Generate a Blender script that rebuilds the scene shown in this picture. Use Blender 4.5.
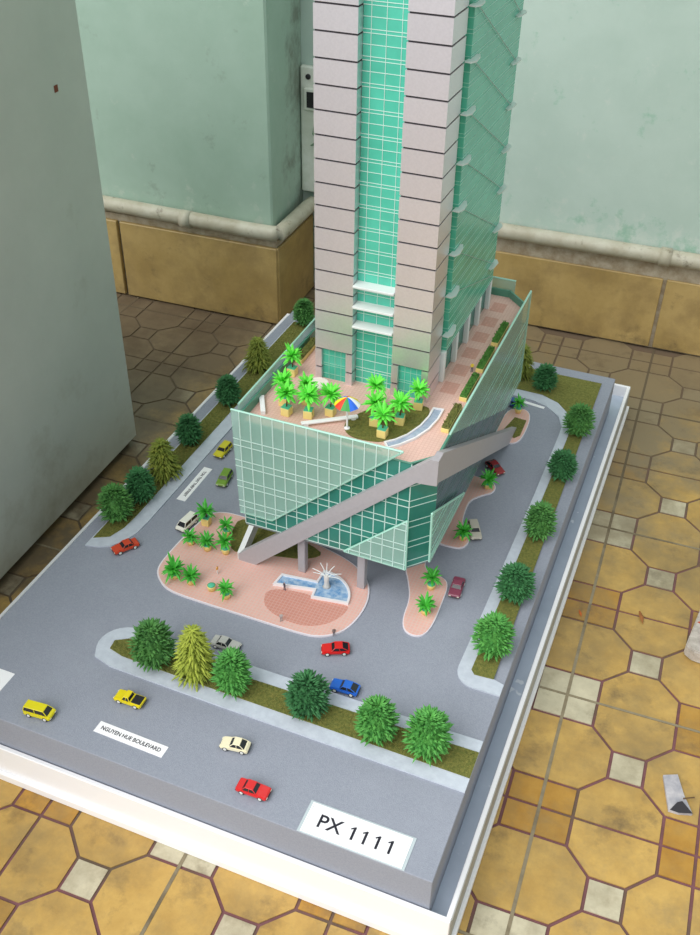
import bpy, bmesh, math, random
from mathutils import Vector, Matrix
from mathutils.geometry import tessellate_polygon
S = bpy.context.scene
for o in list(bpy.data.objects): bpy.data.objects.remove(o, do_unlink=True)
COL = S.collection
random.seed(11)

# ---------------------------------------------------------------- camera, world, light, exposure
F_PX = 996.87
CAM_LOC = Vector((0.01946, -1.21574, 1.14282))
CAM_ROT = (0.91987, -0.015036, 0.355467)
cam_data = bpy.data.cameras.new('camera')
cam_data.sensor_fit = 'VERTICAL'; cam_data.sensor_height = 36.0
cam_data.lens = F_PX * 36.0 / 935.0
cam_data.clip_start = 0.02; cam_data.clip_end = 60
cam = bpy.data.objects.new('camera', cam_data); COL.objects.link(cam)
cam.location = CAM_LOC; cam.rotation_euler = CAM_ROT
S.camera = cam

world = bpy.data.worlds.new('world'); S.world = world; world.use_nodes = True
bg = world.node_tree.nodes['Background']
bg.inputs[0].default_value = (0.93, 0.98, 1.0, 1); bg.inputs[1].default_value = 0.66

sun_data = bpy.data.lights.new('daylight', 'SUN'); sun_data.energy = 3.0
sun_data.angle = math.radians(60); sun_data.color = (1.0, 0.98, 0.965)
sun = bpy.data.objects.new('daylight', sun_data); COL.objects.link(sun)
sun.rotation_euler = Vector((0.55, 0.85, -1.0)).to_track_quat('-Z', 'Y').to_euler()

S.view_settings.view_transform = 'Standard'; S.view_settings.look = 'None'
S.view_settings.gamma = 1.0; S.view_settings.use_curve_mapping = False
S.view_settings.exposure = 0.12

# ---------------------------------------------------------------- material helpers
def lin(c):
    return c / 12.92 if c <= 0.04045 else ((c + 0.055) / 1.055) ** 2.4
def rgb(r, g, b): return (lin(r / 255), lin(g / 255), lin(b / 255), 1)
MATS = {}
def mat(name, col, rough=0.6, var=0.0, scale=60.0, col2=None, bump=0.0, metal=0.0, spec=0.5,
        alpha=1.0, rnd=0.0, detail=4.0, bscale=None, world_space=False):
    """principled material: base colour with noise towards col2, per-object value jitter, fine relief"""
    if name in MATS: return MATS[name]
    m = bpy.data.materials.new(name); m.use_nodes = True; MATS[name] = m
    nt = m.node_tree; N = nt.nodes; L = nt.links; p = N['Principled BSDF']
    p.inputs['Base Color'].default_value = col; p.inputs['Roughness'].default_value = rough
    p.inputs['Metallic'].default_value = metal; p.inputs['Specular IOR Level'].default_value = spec
    p.inputs['Alpha'].default_value = alpha
    m.diffuse_color = col
    if world_space:
        co = N.new('ShaderNodeNewGeometry').outputs['Position']
    else:
        co = N.new('ShaderNodeTexCoord').outputs['Object']
    out = None
    if col2 is None and var: col2 = tuple(c * (1 - var) for c in col[:3]) + (1,)
    if col2 is not None:
        nz = N.new('ShaderNodeTexNoise'); nz.inputs['Scale'].default_value = scale; nz.inputs['Detail'].default_value = detail
        nz.inputs['Roughness'].default_value = 0.65
        L.new(co, nz.inputs['Vector'])
        rp = N.new('ShaderNodeValToRGB'); rp.color_ramp.elements[0].position = 0.35; rp.color_ramp.elements[1].position = 0.65
        rp.color_ramp.elements[0].color = col; rp.color_ramp.elements[1].color = col2
        L.new(nz.outputs['Fac'], rp.inputs['Fac']); out = rp.outputs['Color']
    if rnd:
        oi = N.new('ShaderNodeObjectInfo')
        mr = N.new('ShaderNodeMapRange'); mr.inputs['To Min'].default_value = 1 - rnd; mr.inputs['To Max'].default_value = 1 + rnd
        L.new(oi.outputs['Random'], mr.inputs['Value'])
        hs = N.new('ShaderNodeHueSaturation'); L.new(mr.outputs[0], hs.inputs['Value'])
        if out: L.new(out, hs.inputs['Color'])
        else: hs.inputs['Color'].default_value = col
        out = hs.outputs['Color']
    if out: L.new(out, p.inputs['Base Color'])
    if bump:
        nb = N.new('ShaderNodeTexNoise'); nb.inputs['Scale'].default_value = bscale or scale * 3; nb.inputs['Detail'].default_value = 5
        L.new(co, nb.inputs['Vector'])
        bp = N.new('ShaderNodeBump'); bp.inputs['Strength'].default_value = bump; bp.inputs['Distance'].default_value = 0.002
        L.new(nb.outputs['Fac'], bp.inputs['Height']); L.new(bp.outputs['Normal'], p.inputs['Normal'])
    return m

def grime(m, col, scale, lo, hi, amount, ramp=None, detail=6.0, seed=0.0):
    """mix a world-space patch of dirt over a material; ramp = (axis, a, b): dirt grows from a to b"""
    nt = m.node_tree; N = nt.nodes; L = nt.links; p = N['Principled BSDF']
    src = p.inputs['Base Color'].links[0].from_socket if p.inputs['Base Color'].links else None
    g = N.new('ShaderNodeNewGeometry')
    mp = N.new('ShaderNodeMapping'); mp.inputs['Location'].default_value = (seed, seed * 1.7, seed * .3)
    L.new(g.outputs['Position'], mp.inputs['Vector'])
    nz = N.new('ShaderNodeTexNoise'); nz.inputs['Scale'].default_value = scale; nz.inputs['Detail'].default_value = detail
    nz.inputs['Roughness'].default_value = 0.7
    L.new(mp.outputs[0], nz.inputs['Vector'])
    mr = N.new('ShaderNodeMapRange'); mr.inputs['From Min'].default_value = lo; mr.inputs['From Max'].default_value = hi
    mr.inputs['To Max'].default_value = amount
    fac_src = nz.outputs['Fac']
    if ramp:
        ax, a, b, w = ramp
        sp = N.new('ShaderNodeSeparateXYZ'); L.new(g.outputs['Position'], sp.inputs[0])
        r2 = N.new('ShaderNodeMapRange'); r2.inputs['From Min'].default_value = a; r2.inputs['From Max'].default_value = b
        r2.inputs['To Min'].default_value = 0; r2.inputs['To Max'].default_value = w
        L.new(sp.outputs[ax], r2.inputs['Value'])
        ad = N.new('ShaderNodeMath'); ad.operation = 'ADD'; L.new(nz.outputs['Fac'], ad.inputs[0]); L.new(r2.outputs[0], ad.inputs[1])
        fac_src = ad.outputs[0]
    L.new(fac_src, mr.inputs['Value'])
    mx = N.new('ShaderNodeMix'); mx.data_type = 'RGBA'
    L.new(mr.outputs[0], mx.inputs['Factor'])
    if src: L.new(src, mx.inputs[6])
    else: mx.inputs[6].default_value = p.inputs['Base Color'].default_value
    mx.inputs[7].default_value = col
    L.new(mx.outputs[2], p.inputs['Base Color'])
    return m

def grid_mat(name, col, line, sx, sy, gap=0.12, var=0.12, rough=0.7):
    """small square paving: too fine to pick apart in the photograph"""
    if name in MATS: return MATS[name]
    m = bpy.data.materials.new(name); m.use_nodes = True; MATS[name] = m
    nt = m.node_tree; N = nt.nodes; L = nt.links; p = N['Principled BSDF']
    tc = N.new('ShaderNodeTexCoord')
    br = N.new('ShaderNodeTexBrick'); br.offset = 0; br.inputs['Scale'].default_value = 1
    br.inputs['Brick Width'].default_value = sx; br.inputs['Row Height'].default_value = sy
    br.inputs['Mortar Size'].default_value = gap * min(sx, sy); br.inputs['Mortar Smooth'].default_value = 0.3
    br.inputs['Color1'].default_value = col; br.inputs['Color2'].default_value = tuple(c * (1 - var) for c in col[:3]) + (1,)
    br.inputs['Mortar'].default_value = line
    L.new(tc.outputs['Object'], br.inputs['Vector']); L.new(br.outputs['Color'], p.inputs['Base Color'])
    p.inputs['Roughness'].default_value = rough
    m.diffuse_color = col
    return m

# ---------------------------------------------------------------- mesh helpers
def mesh_obj(name, bm, m, parent=None, smooth=False):
    bmesh.ops.recalc_face_normals(bm, faces=bm.faces)
    me = bpy.data.meshes.new(name); bm.to_mesh(me); bm.free()
    if smooth:
        for f in me.polygons: f.use_smooth = True
    if m: me.materials.append(m)
    o = bpy.data.objects.new(name, me); COL.objects.link(o)
    if parent: o.parent = parent
    return o
def inst(name, me, parent=None, loc=(0, 0, 0), rot=(0, 0, 0), scale=(1, 1, 1)):
    o = bpy.data.objects.new(name, me); COL.objects.link(o)
    o.location = loc; o.rotation_euler = rot; o.scale = scale
    if parent: o.parent = parent
    return o
def tag(o, label, cat, group=None):
    o['label'] = label; o['category'] = cat
    if group: o['group'] = group
    return o
def struct(o): o['kind'] = 'structure'; return o
def empty(name, loc=(0, 0, 0), rz=0.0):
    o = bpy.data.objects.new(name, None); o.empty_display_size = 0.02; COL.objects.link(o)
    o.location = loc; o.rotation_euler = (0, 0, rz); return o

def box(bm, x0, x1, y0, y1, z0, z1, bev=0.0):
    r = bmesh.ops.create_cube(bm, size=1)
    vs = r['verts']
    for v in vs:
        v.co = Vector(((x0 + x1) / 2 + v.co.x * (x1 - x0), (y0 + y1) / 2 + v.co.y * (y1 - y0), (z0 + z1) / 2 + v.co.z * (z1 - z0)))
    if bev:
        es = list({e for v in vs for e in v.link_edges})
        bmesh.ops.bevel(bm, geom=es, offset=bev, segments=1, affect='EDGES', profile=0.5)
def bx(x0, x1, y0, y1, z0, z1, bev=0.0):
    bm = bmesh.new(); box(bm, x0, x1, y0, y1, z0, z1, bev); return bm
def prism(pts, z0, z1, bm=None):
    bm = bm or bmesh.new()
    a = [bm.verts.new((x, y, z0)) for x, y in pts]; b = [bm.verts.new((x, y, z1)) for x, y in pts]
    n = len(pts)
    for i in range(n): bm.faces.new((a[i], a[(i + 1) % n], b[(i + 1) % n], b[i]))
    tris = tessellate_polygon([[Vector((x, y, 0)) for x, y in pts]])
    for t in tris:
        bm.faces.new([b[i] for i in t]); bm.faces.new([a[i] for i in reversed(t)])
    return bm
def prism_y(pts, y0, y1, bm=None):
    """polygon in (x, z) with thickness along y"""
    bm = prism(pts, y0, y1, bm)
    for v in bm.verts: v.co = Vector((v.co.x, v.co.z, v.co.y))
    return bm
def prism_x(pts, x0, x1):
    """polygon in (y, z) with thickness along x"""
    bm = prism(pts, x0, x1)
    for v in bm.verts: v.co = Vector((v.co.z, v.co.x, v.co.y))
    return bm
def tube(bm, path, radii, seg=8, caps=True):
    rings = []
    n = len(path); path = [Vector(p) for p in path]
    if not hasattr(radii, '__len__'): radii = [radii] * n
    for i, p in enumerate(path):
        d = (path[min(i + 1, n - 1)] - path[max(i - 1, 0)]).normalized()
        u = d.orthogonal().normalized() if abs(d.z) < .95 else Vector((1, 0, 0)); u = (u - d * u.dot(d)).normalized()
        w = d.cross(u)
        rings.append([bm.verts.new(p + (u * math.cos(2 * math.pi * k / seg) + w * math.sin(2 * math.pi * k / seg)) * radii[i]) for k in range(seg)])
    for i in range(n - 1):
        for k in range(seg):
            bm.faces.new((rings[i][k], rings[i][(k + 1) % seg], rings[i + 1][(k + 1) % seg], rings[i + 1][k]))
    if caps:
        bm.faces.new(rings[0][::-1]); bm.faces.new(rings[-1])
    return bm
def lathe(bm, prof, seg=16, c=(0, 0)):
    rings = [[bm.verts.new((c[0] + r * math.cos(2 * math.pi * k / seg), c[1] + r * math.sin(2 * math.pi * k / seg), z)) for k in range(seg)] for r, z in prof]
    for i in range(len(prof) - 1):
        for k in range(seg):
            bm.faces.new((rings[i][k], rings[i][(k + 1) % seg], rings[i + 1][(k + 1) % seg], rings[i + 1][k]))
    bm.faces.new(rings[0][::-1]); bm.faces.new(rings[-1])
    return bm
def chaikin(pts, n=2, keep=()):
    for _ in range(n):
        out = []
        for i in range(len(pts)):
            p, q = pts[i], pts[(i + 1) % len(pts)]
            out.append((p[0] * .75 + q[0] * .25, p[1] * .75 + q[1] * .25)); out.append((p[0] * .25 + q[0] * .75, p[1] * .25 + q[1] * .75))
        pts = out
    return pts
def inset(pts, d):
    n = len(pts); area = sum(pts[i][0] * pts[(i + 1) % n][1] - pts[(i + 1) % n][0] * pts[i][1] for i in range(n))
    s = 1 if area > 0 else -1; out = []
    for i in range(n):
        p0, p1, p2 = Vector(pts[i - 1]), Vector(pts[i]), Vector(pts[(i + 1) % n])
        a, b = (p1 - p0).normalized(), (p2 - p1).normalized()
        na, nb = Vector((-a.y, a.x)) * s, Vector((-b.y, b.x)) * s
        m = (na + nb); m = m / max(m.length_squared, 1e-6) * 2 if m.length > 1e-6 else na
        if m.length > 2: m = m.normalized() * 2
        out.append((p1.x + m.x * d, p1.y + m.y * d))
    return out
def arc(cx, cy, r, a0, a1, n, ry=None):
    return [(cx + r * math.cos(math.radians(a0 + (a1 - a0) * i / n)), cy + (ry or r) * math.sin(math.radians(a0 + (a1 - a0) * i / n))) for i in range(n + 1)]

# the model stands turned by 1.7 degrees on the floor: everything on it is placed in the board's own axes
ANG = math.radians(-1.7); CA, SA = math.cos(ANG), math.sin(ANG)
def W(x, y, z=0.0): return Vector((CA * x - SA * y, SA * x + CA * y, z))
def board(o, x=0, y=0, z=0, rz=0):
    o.location = W(x, y, z); o.rotation_euler = (0, 0, ANG + rz); return o

# ================================================================= THE ROOM
M_grout = mat('tile grout', rgb(124, 80, 84), 0.8, col2=rgb(106, 70, 70), scale=40, world_space=True)
grime(M_grout, rgb(104, 90, 70), 5, 0.5, 0.7, 0.92, (1, 0.0, 0.55, 0.30))
grime(M_grout, rgb(96, 83, 65), 5, 0.5, 0.7, 0.95, (0, -0.74, -0.95, 0.4))  # left recess: dirt, with the shade there put into the same brown
def tile_mat(n, c, c2):
    m = mat(n, c, 0.42, col2=c2, scale=26, rnd=0.07, bump=0.12, world_space=True, detail=7)
    grime(m, rgb(124, 108, 76), 13, 0.44, 0.72, 0.62, None, seed=3, detail=9)
    grime(m, rgb(112, 98, 70), 4.5, 0.55, 0.80, 0.65, (1, -0.45, 0.1, 0.16), seed=14, detail=9)
    grime(m, rgb(130, 117, 92), 6.5, 0.58, 0.86, 0.92, (1, 0.0, 0.60, 0.42), seed=8)
    grime(m, rgb(108, 94, 74), 5, 0.58, 0.80, 0.96, (0, -0.74, -0.95, 0.36), seed=5)  # recess dirt and shade painted together, growing towards the left
    grime(m, rgb(84, 70, 54), 14, 0.55, 0.75, 0.7, (0, -0.78, -1.0, 0.14), seed=21)  # darker blotches of that recess dirt and painted shade
    return m
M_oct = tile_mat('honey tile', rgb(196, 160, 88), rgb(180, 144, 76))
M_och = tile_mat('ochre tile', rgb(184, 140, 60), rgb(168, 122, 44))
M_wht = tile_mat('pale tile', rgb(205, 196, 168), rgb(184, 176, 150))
floor = struct(mesh_obj('floor', bx(-2.4, 1.8, -2.6, 1.2, -0.05, -0.0018), M_grout))
T = 0.2; H = 0.044; Q = 0.023; G = 0.0022
def shrink(poly, g):
    return inset(poly, g)
def cell_pieces():
    c = T / 2
    out = [('square_tile', [(c - Q, c - Q), (c + Q, c - Q), (c + Q, c + Q), (c - Q, c + Q)])]
    base = [(H, 0), (T - H, 0), (T - H, H), (c + Q, c - Q), (c - Q, c - Q), (H, H)]
    for k in range(4):
        r = []
        for x, y in base:
            x, y = x - c, y - c
            for _ in range(k): x, y = -y, x
            r.append((x + c, y + c))
        out.append(('half_octagon_tile', r))
    for i, j in ((0, 0), (1, 0), (1, 1), (0, 1)):
        x0, x1 = (0, H) if i == 0 else (T - H, T); y0, y1 = (0, H) if j == 0 else (T - H, T)
        out.append(('corner_tile', [(x0, y0), (x1, y0), (x1, y1), (x0, y1)]))
    return out
PIECES = [(n, shrink(p, G)) for n, p in cell_pieces()]
from bpy_extras.object_utils import world_to_camera_view
CR = Matrix.Identity(3); import mathutils
CR = mathutils.Euler(CAM_ROT).to_matrix().transposed()
def in_view(p, mx=30):
    d = CR @ (Vector(p) - CAM_LOC)
    if d.z > -0.05: return False
    px = 350 + F_PX * d.x / -d.z; py = 467.5 - F_PX * d.y / -d.z
    return -mx < px < 700 + mx and -mx < py < 935 + mx
piece_mesh = {}
rest = {}
def tile_piece(kind, poly, cx, cy, m, key):
    mx_ = sum(p[0] for p in poly) / len(poly); my_ = sum(p[1] for p in poly) / len(poly)
    wx, wy = cx + mx_, cy + my_
    bxx, byy = CA * wx + SA * wy, -SA * wx + CA * wy
    hidden = (-0.77 < bxx < -0.075 and -0.60 < byy < 0.52) or (wx < -0.94 and wy < 0.08)
    # shadow of the model's own bulk: nothing of the floor shows behind the podium
    vis = in_view((wx, wy, 0)) and not hidden
    if vis and wy < 0.80 and not (wx > 0.33) and not (wx < -0.82 and wy > 0.62):
        k = (key, m.name)
        if k not in piece_mesh:
            bm = prism([(x - mx_, y - my_) for x, y in poly], -0.004, 0.0)
            me = bpy.data.meshes.new(kind); bmesh.ops.recalc_face_normals(bm, faces=bm.faces); bm.to_mesh(me); bm.free(); me.materials.append(m)
            piece_mesh[k] = me
        inst(kind, piece_mesh[k], floor, (wx, wy, random.uniform(-0.0004, 0.0)))
        return 1
    else:
        if wy > 0.86: return 0
        bm = rest.setdefault(m.name, bmesh.new())
        prism([(cx + x, cy + y) for x, y in poly], -0.004, -0.0002, bm)
        return 0
cnt = 0
for iu in range(-8, 6):
    for iv in range(-9, 5):
        cx, cy = iu * T, iv * T                      # cell covers x..x+T, y..y+T ; y = -v*T
        for k, (n, poly) in enumerate(PIECES):
            m = M_oct
            if n == 'square_tile': m = M_wht
            if n == 'corner_tile':
                i, j = ((0, 0), (1, 0), (1, 1), (0, 1))[k - 5]
                gu, gv = iu + i, -(iv + j)
                m = M_wht if (gu % 2 == 0 and gv % 2 == 1) else M_och
            cnt += tile_piece(n, poly, cx, cy, m, k)
for k, bm in rest.items():
    o = mesh_obj('tiles_beyond', bm, MATS[k], floor); o['kind'] = 'stuff'
# the cement joints between the cast tiles
M_joint = mat('cement joint', rgb(146, 134, 108), 0.9, var=0.25, scale=60, world_space=True)
grime(M_joint, rgb(96, 84, 64), 8, 0.5, 0.7, 0.95, (1, 0.0, 0.5, 0.3))
for gu in range(-6, 4, 2):
    mesh_obj('cement_joint', bx(gu * T - 0.0023, gu * T + 0.0023, -1.4, 0.862, -0.004, 0.0003), M_joint, floor)
for gv in range(-5, 8, 2):
    mesh_obj('cement_joint', bx(-1.5, 1.0, -gv * T - 0.0017, -gv * T + 0.0017, -0.004, 0.00028), M_joint, floor)

M_mint = mat('mint wall paint', rgb(186, 206, 196), 0.55, col2=rgb(175, 197, 186), scale=5, bump=0.25, bscale=60, world_space=True, detail=8)
grime(M_mint, rgb(205, 212, 204), 34, 0.60, 0.74, 0.5, (2, 0.32, 0.24, 0.14), seed=2)
grime(M_mint, rgb(120, 178, 150), 18, 0.62, 0.74, 0.6, (2, 0.36, 0.25, 0.10), seed=9)
M_mint2 = mat('pillar paint', rgb(166, 191, 176), 0.55, col2=rgb(153, 180, 163), scale=5, bump=0.25, bscale=60, world_space=True, detail=8)
grime(M_mint2, rgb(190, 200, 188), 30, 0.62, 0.74, 0.5, (2, 0.30, 0.235, 0.12), seed=4)
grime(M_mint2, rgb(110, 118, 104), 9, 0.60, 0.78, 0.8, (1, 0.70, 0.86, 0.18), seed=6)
M_skirt = mat('skirting tile', rgb(186, 160, 104), 0.45, col2=rgb(166, 140, 84), scale=9, bump=0.15, world_space=True, detail=8, rnd=0.05)
grime(M_skirt, rgb(138, 116, 76), 12, 0.44, 0.70, 0.75, None, seed=1, detail=9)
grime(M_skirt, rgb(112, 96, 66), 16, 0.60, 0.8, 0.9, (2, 0.06, 0.0, 0.12), seed=7)
M_mortar = mat('rough mortar', rgb(186, 176, 156), 0.95, col2=rgb(150, 134, 108), scale=38, bump=0.8, bscale=90, world_space=True, detail=8)
M_pipe = mat('painted pipe', rgb(190, 188, 170), 0.5, col2=rgb(168, 162, 140), scale=18, bump=0.3, bscale=50, world_space=True, detail=7)
grime(M_pipe, rgb(96, 84, 66), 30, 0.60, 0.72, 0.8, None, seed=12)

struct(mesh_obj('wall_back', bx(-2.2, 1.6, 0.880, 1.05, 0.0, 1.9), M_mint))
struct(mesh_obj('wall_left', prism([(-2.2, 0.670), (-0.852, 0.670), (-0.848, 0.674), (-0.862, 0.879), (-2.2, 0.879)], 0.0, 1.9), M_mint2))
# mortar bed behind the skirting tiles, then the tiles themselves
bb = struct(mesh_obj('baseboard_back', bx(-0.80, 1.6, 0.869, 0.8795, 0.0, 0.206), M_mortar))
def skirt_tiles(parent, xs, y0, y1, z0, z1):
    for a, b in zip(xs[:-1], xs[1:]):
        mesh_obj('skirting_tile', bx(a + 0.004, b - 0.004, y0, y1, z0, z1, 0.0015), M_skirt, parent)
skirt_tiles(bb, [-0.80, -0.41, -0.01, 0.39, 0.79, 1.19], 0.862, 0.8688, 0.004, 0.171)
bm = prism([(-2.2, 0.655), (-0.833, 0.655), (-0.833, 0.868), (-0.8475, 0.868), (-0.8475, 0.6695), (-2.2, 0.6695)], 0.0, 0.2055)
bl = struct(mesh_obj('baseboard_left', bm, M_mortar))
skirt_tiles(bl, [-2.03, -1.63, -1.23, -0.826], 0.645, 0.6548, 0.003, 0.190)
mesh_obj('skirting_tile', bx(-0.8328, -0.826, 0.650, 0.855, 0.003, 0.190, 0.0015), M_skirt, bl)
# service pipe that runs on the ledge round the pillar
bm = bmesh.new()
pr = 0.017; pz = 0.2235
pth = [(-2.1, 0.652, pz + .006), (-1.25, 0.652, pz + .004), (-0.90, 0.651, pz)] + [(-0.826 - 0.016 + 0.016 * math.sin(a), 0.668 - 0.016 * math.cos(a), pz) for a in [0.2, .6, 1.0, 1.4]] + \
      [(-0.8255, 0.72, pz), (-0.8255, 0.82, pz - .001)] + [(-0.8255 + 0.03 * (1 - math.cos(a)), 0.832 + 0.03 * math.sin(a), pz - .001) for a in [.4, .8, 1.2]] + [(-0.78, 0.862, pz - .001), (0.2, 0.862, pz), (1.5, 0.862, pz - .001)]
tube(bm, pth, pr, 12)
pipe = tag(mesh_obj('service_pipe', bm, M_pipe, smooth=True), 'dirty cream painted pipe along the wall above the yellow skirting tiles', 'pipe')
for x in (-1.05, -0.60, -0.02, 0.5):
    y = 0.651 if x < -0.9 else 0.862
    bm = bmesh.new(); tube(bm, [(x - .012, y, pz), (x + .012, y, pz)], pr * 1.16, 12)
    mesh_obj('pipe_coupling', bm, M_pipe, pipe, smooth=True)

# wall panel with a socket, half hidden by the tower
M_boxw = mat('old white panel', rgb(232, 236, 226), 0.5, col2=rgb(208, 214, 198), scale=20, world_space=True)
M_dark = mat('black plastic', rgb(30, 30, 32), 0.5)
sp = tag(empty('socket_panel', (-0.823, 0.879, 0.240)), 'narrow off white panel with a socket screwed to the wall beside the pillar', 'socket panel')
mesh_obj('backing_board', bx(-0.036, 0.05, -0.016, 0.0, 0.0, 0.283, 0.003), M_boxw, sp)
so = mesh_obj('socket', bx(-0.026, 0.024, -0.024, -0.016, 0.190, 0.240, 0.003), M_boxw, sp)
mesh_obj('socket_opening', bx(-0.017, 0.016, -0.0255, -0.0242, 0.198, 0.232), M_dark, so)
bm = bmesh.new(); lathe(bm, [(0.006, 0), (0.006, 0.003), (0.003, 0.005)], 10)
for v in bm.verts: v.co = Vector((v.co.x - 0.016, -0.016 - v.co.z, v.co.y + 0.262))
mesh_obj('screw', bm, M_dark, sp)
bm = bmesh.new(); tube(bm, [(0.0, -0.018, 0.165), (-0.004, -0.022, 0.14), (0.012, -0.023, 0.12), (-0.010, -0.02, 0.112), (0.02, -0.02, 0.135)], 0.0018, 6)
mesh_obj('loose_wire', bm, mat('green wire', rgb(120, 150, 120), .6), sp)

# grey cupboard on the left
M_cab = mat('grey enamel', rgb(196, 199, 190), 0.5, col2=rgb(184, 188, 179), scale=3.5, bump=0.15, bscale=90, world_space=True, detail=6)
grime(M_cab, rgb(150, 146, 128), 6, 0.60, 0.85, 0.7, (2, 0.30, 0.0, 0.16), seed=3)
cb = tag(empty('grey_cupboard', (-1.17, -0.387, 0)), 'tall grey painted cupboard standing close beside the model tray', 'cupboard')
mesh_obj('carcass', bx(-0.27, 0.27, -0.512, 0.512, 0.014, 0.98, 0.004), M_cab, cb)
mesh_obj('plinth', bx(-0.26, 0.255, -0.50, 0.50, 0.0, 0.0139), M_dark, cb)
for s in (-1, 1):
    d = mesh_obj('door', bx(-0.132 + s * 0.134, 0.132 + s * 0.134, -0.528, -0.513, 0.03, 0.96, 0.003), M_cab, cb)
    mesh_obj('handle', bx(s * 0.03 - .006, s * 0.03 + .006, -0.545, -0.529, 0.50, 0.62, 0.003), M_dark, d)
mesh_obj('rust_mark', bx(0.2702, 0.2708, 0.424, 0.433, 0.688, 0.698), mat('rust', rgb(120, 62, 40), .8), cb)

# ================================================================= TRAY AND BASE
M_white = mat('white laminate', rgb(244, 244, 246), 0.35)
M_trayf = mat('tray floor', rgb(186, 198, 214), 0.2, col2=rgb(172, 184, 200), scale=9)
grime(M_trayf, rgb(226, 232, 238), 38, 0.68, 0.72, 0.8, None, detail=2, seed=2)
M_seam = mat('bluish seam', rgb(120, 130, 190), .5)
XL, XR, YF, YB, RT = -0.8048, -0.043, -0.631, 0.577, 0.064
tray = tag(board(empty('display_tray')), 'shallow white tray on the tiled floor holding the architectural model', 'tray')
mesh_obj('tray_floor', bx(XL + .006, XR - .006, YF + .006, YB - .006, 0.004, 0.040), M_trayf, tray)
tw = 0.006
for a in ((XL, XR, YF, YF + tw), (XL, XR, YB - tw, YB), (XL, XL + tw, YF + tw, YB - tw), (XR - tw, XR, YF + tw, YB - tw)):
    mesh_obj('tray_wall', bx(*a, 0.0, RT, 0.0008), M_white, tray)
fl = 0.006
for a in ((XL - fl, XR + fl, YF - fl, YF), (XL - fl, XR + fl, YB, YB + fl), (XL - fl, XL, YF, YB), (XR, XR + fl, YF, YB)):
    mesh_obj('tray_flange', bx(*a, 0.0, 0.014, 0.0008), M_white, tray)

mesh_obj('side_shade_strip', bx(XR, XR + .0012, YF + .004, YB - .004, 0.0142, RT - .0012), mat('side shade grey', rgb(168, 168, 162), .5), tray)  # grey strip added over the white right wall, side shade put into its colour
Z0 = 0.118
M_asph = mat('model asphalt', rgb(154, 159, 171), 0.85, col2=rgb(144, 149, 162), scale=420, bump=0.35, bscale=900, detail=3)
grime(M_asph, rgb(163, 168, 180), 7, 0.5, 0.75, 0.5, None, seed=4)
M_side = mat('base side', rgb(146, 152, 170), 0.8, col2=rgb(132, 138, 156), scale=60)
SX0, SX1, SY0, SY1 = -0.7555, -0.0695, -0.6235, 0.503
basem = bx(SX0, SX1, SY0, SY1, 0.040, Z0, 0.0008)
base = tag(board(mesh_obj('road_block', basem, M_asph)), 'thick grey block inside the white tray, its top printed as asphalt roads', 'model base')

# ---------------------------------------------------------------- paving and islands
M_curb = mat('kerb paper', rgb(200, 208, 218), 0.8, col2=rgb(188, 196, 207), scale=90, bump=0.1)
M_lawn = mat('model turf', rgb(138, 134, 66), 0.95, col2=rgb(98, 108, 48), scale=240, bump=1.0, bscale=700, detail=6)
M_edge = mat('white kerb line', rgb(232, 226, 232), 0.7)
M_pink = grid_mat('pink paving', rgb(234, 184, 170), rgb(226, 194, 184), 0.0052, 0.0052, 0.12, 0.05)
M_pink2 = grid_mat('red paving', rgb(212, 146, 130), rgb(214, 166, 152), 0.0052, 0.0052, 0.12, 0.05)
KT = Z0 + 0.0024; LT = Z0 + 0.0034
def turf_top(pts, z0, z1, parent):
    """turf: a prism with a scatter of short blades on top"""
    bm = prism(pts, z0, z1)
    o = mesh_obj('lawn', bm, M_lawn, parent)
    xs = [p[0] for p in pts]; ys = [p[1] for p in pts]
    area = abs(sum(pts[i - 1][0] * pts[i][1] - pts[i][0] * pts[i - 1][1] for i in range(len(pts)))) / 2
    def inside(x, y):
        c = False
        for i in range(len(pts)):
            (x1, y1), (x2, y2) = pts[i - 1], pts[i]
            if (y1 > y) != (y2 > y) and x < (x2 - x1) * (y - y1) / (y2 - y1) + x1: c = not c
        return c
    bm = bmesh.new(); n = int(area * 420000)
    for _ in range(n):
        x, y = random.uniform(min(xs), max(xs)), random.uniform(min(ys), max(ys))
        if not inside(x, y): continue
        a = random.uniform(0, 6.28); w = 0.0006; h = random.uniform(0.0005, 0.0016); t = random.uniform(0, 6.28); l = random.uniform(0, .001)
        bm.faces.new((bm.verts.new((x - w * math.cos(a), y - w * math.sin(a), z1 - .0002)), bm.verts.new((x + w * math.cos(a), y + w * math.sin(a), z1 - .0002)),
                      bm.verts.new((x + l * math.cos(t), y + l * math.sin(t), z1 + h))))
    g = mesh_obj('grass_blades', bm, M_lawn, o); g['kind'] = 'stuff'
    return o
def island(name, label, outer, inner, mk=M_curb, lawn=True, cat='kerbed island'):
    e = tag(board(empty(name)), label, cat)
    mesh_obj('kerb', prism(outer, Z0, KT), mk, e)
    if inner: turf_top(inner, KT, LT, e)
    return e
med_o = [(SX1 - .0005, -0.4215)] + [(-0.11, -0.4225), (-0.40, -0.4225)] + arc(-0.562, -0.4605, 0.042, 90, 200, 8, 0.038) + [(-0.594, -0.489), (-0.566, -0.4965), (-0.40, -0.499), (SX1 - .0005, -0.501)]
med_i = [(SX1 - .0006, -0.4405), (-0.39, -0.444), (-0.566, -0.444), (-0.584, -0.455), (-0.582, -0.470), (-0.560, -0.4755), (-0.44, -0.478), (SX1 - .0006, -0.4805)]
island('median_island', 'long pale kerbed median strip with turf beside the boulevard lanes', med_o, med_i)
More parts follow.
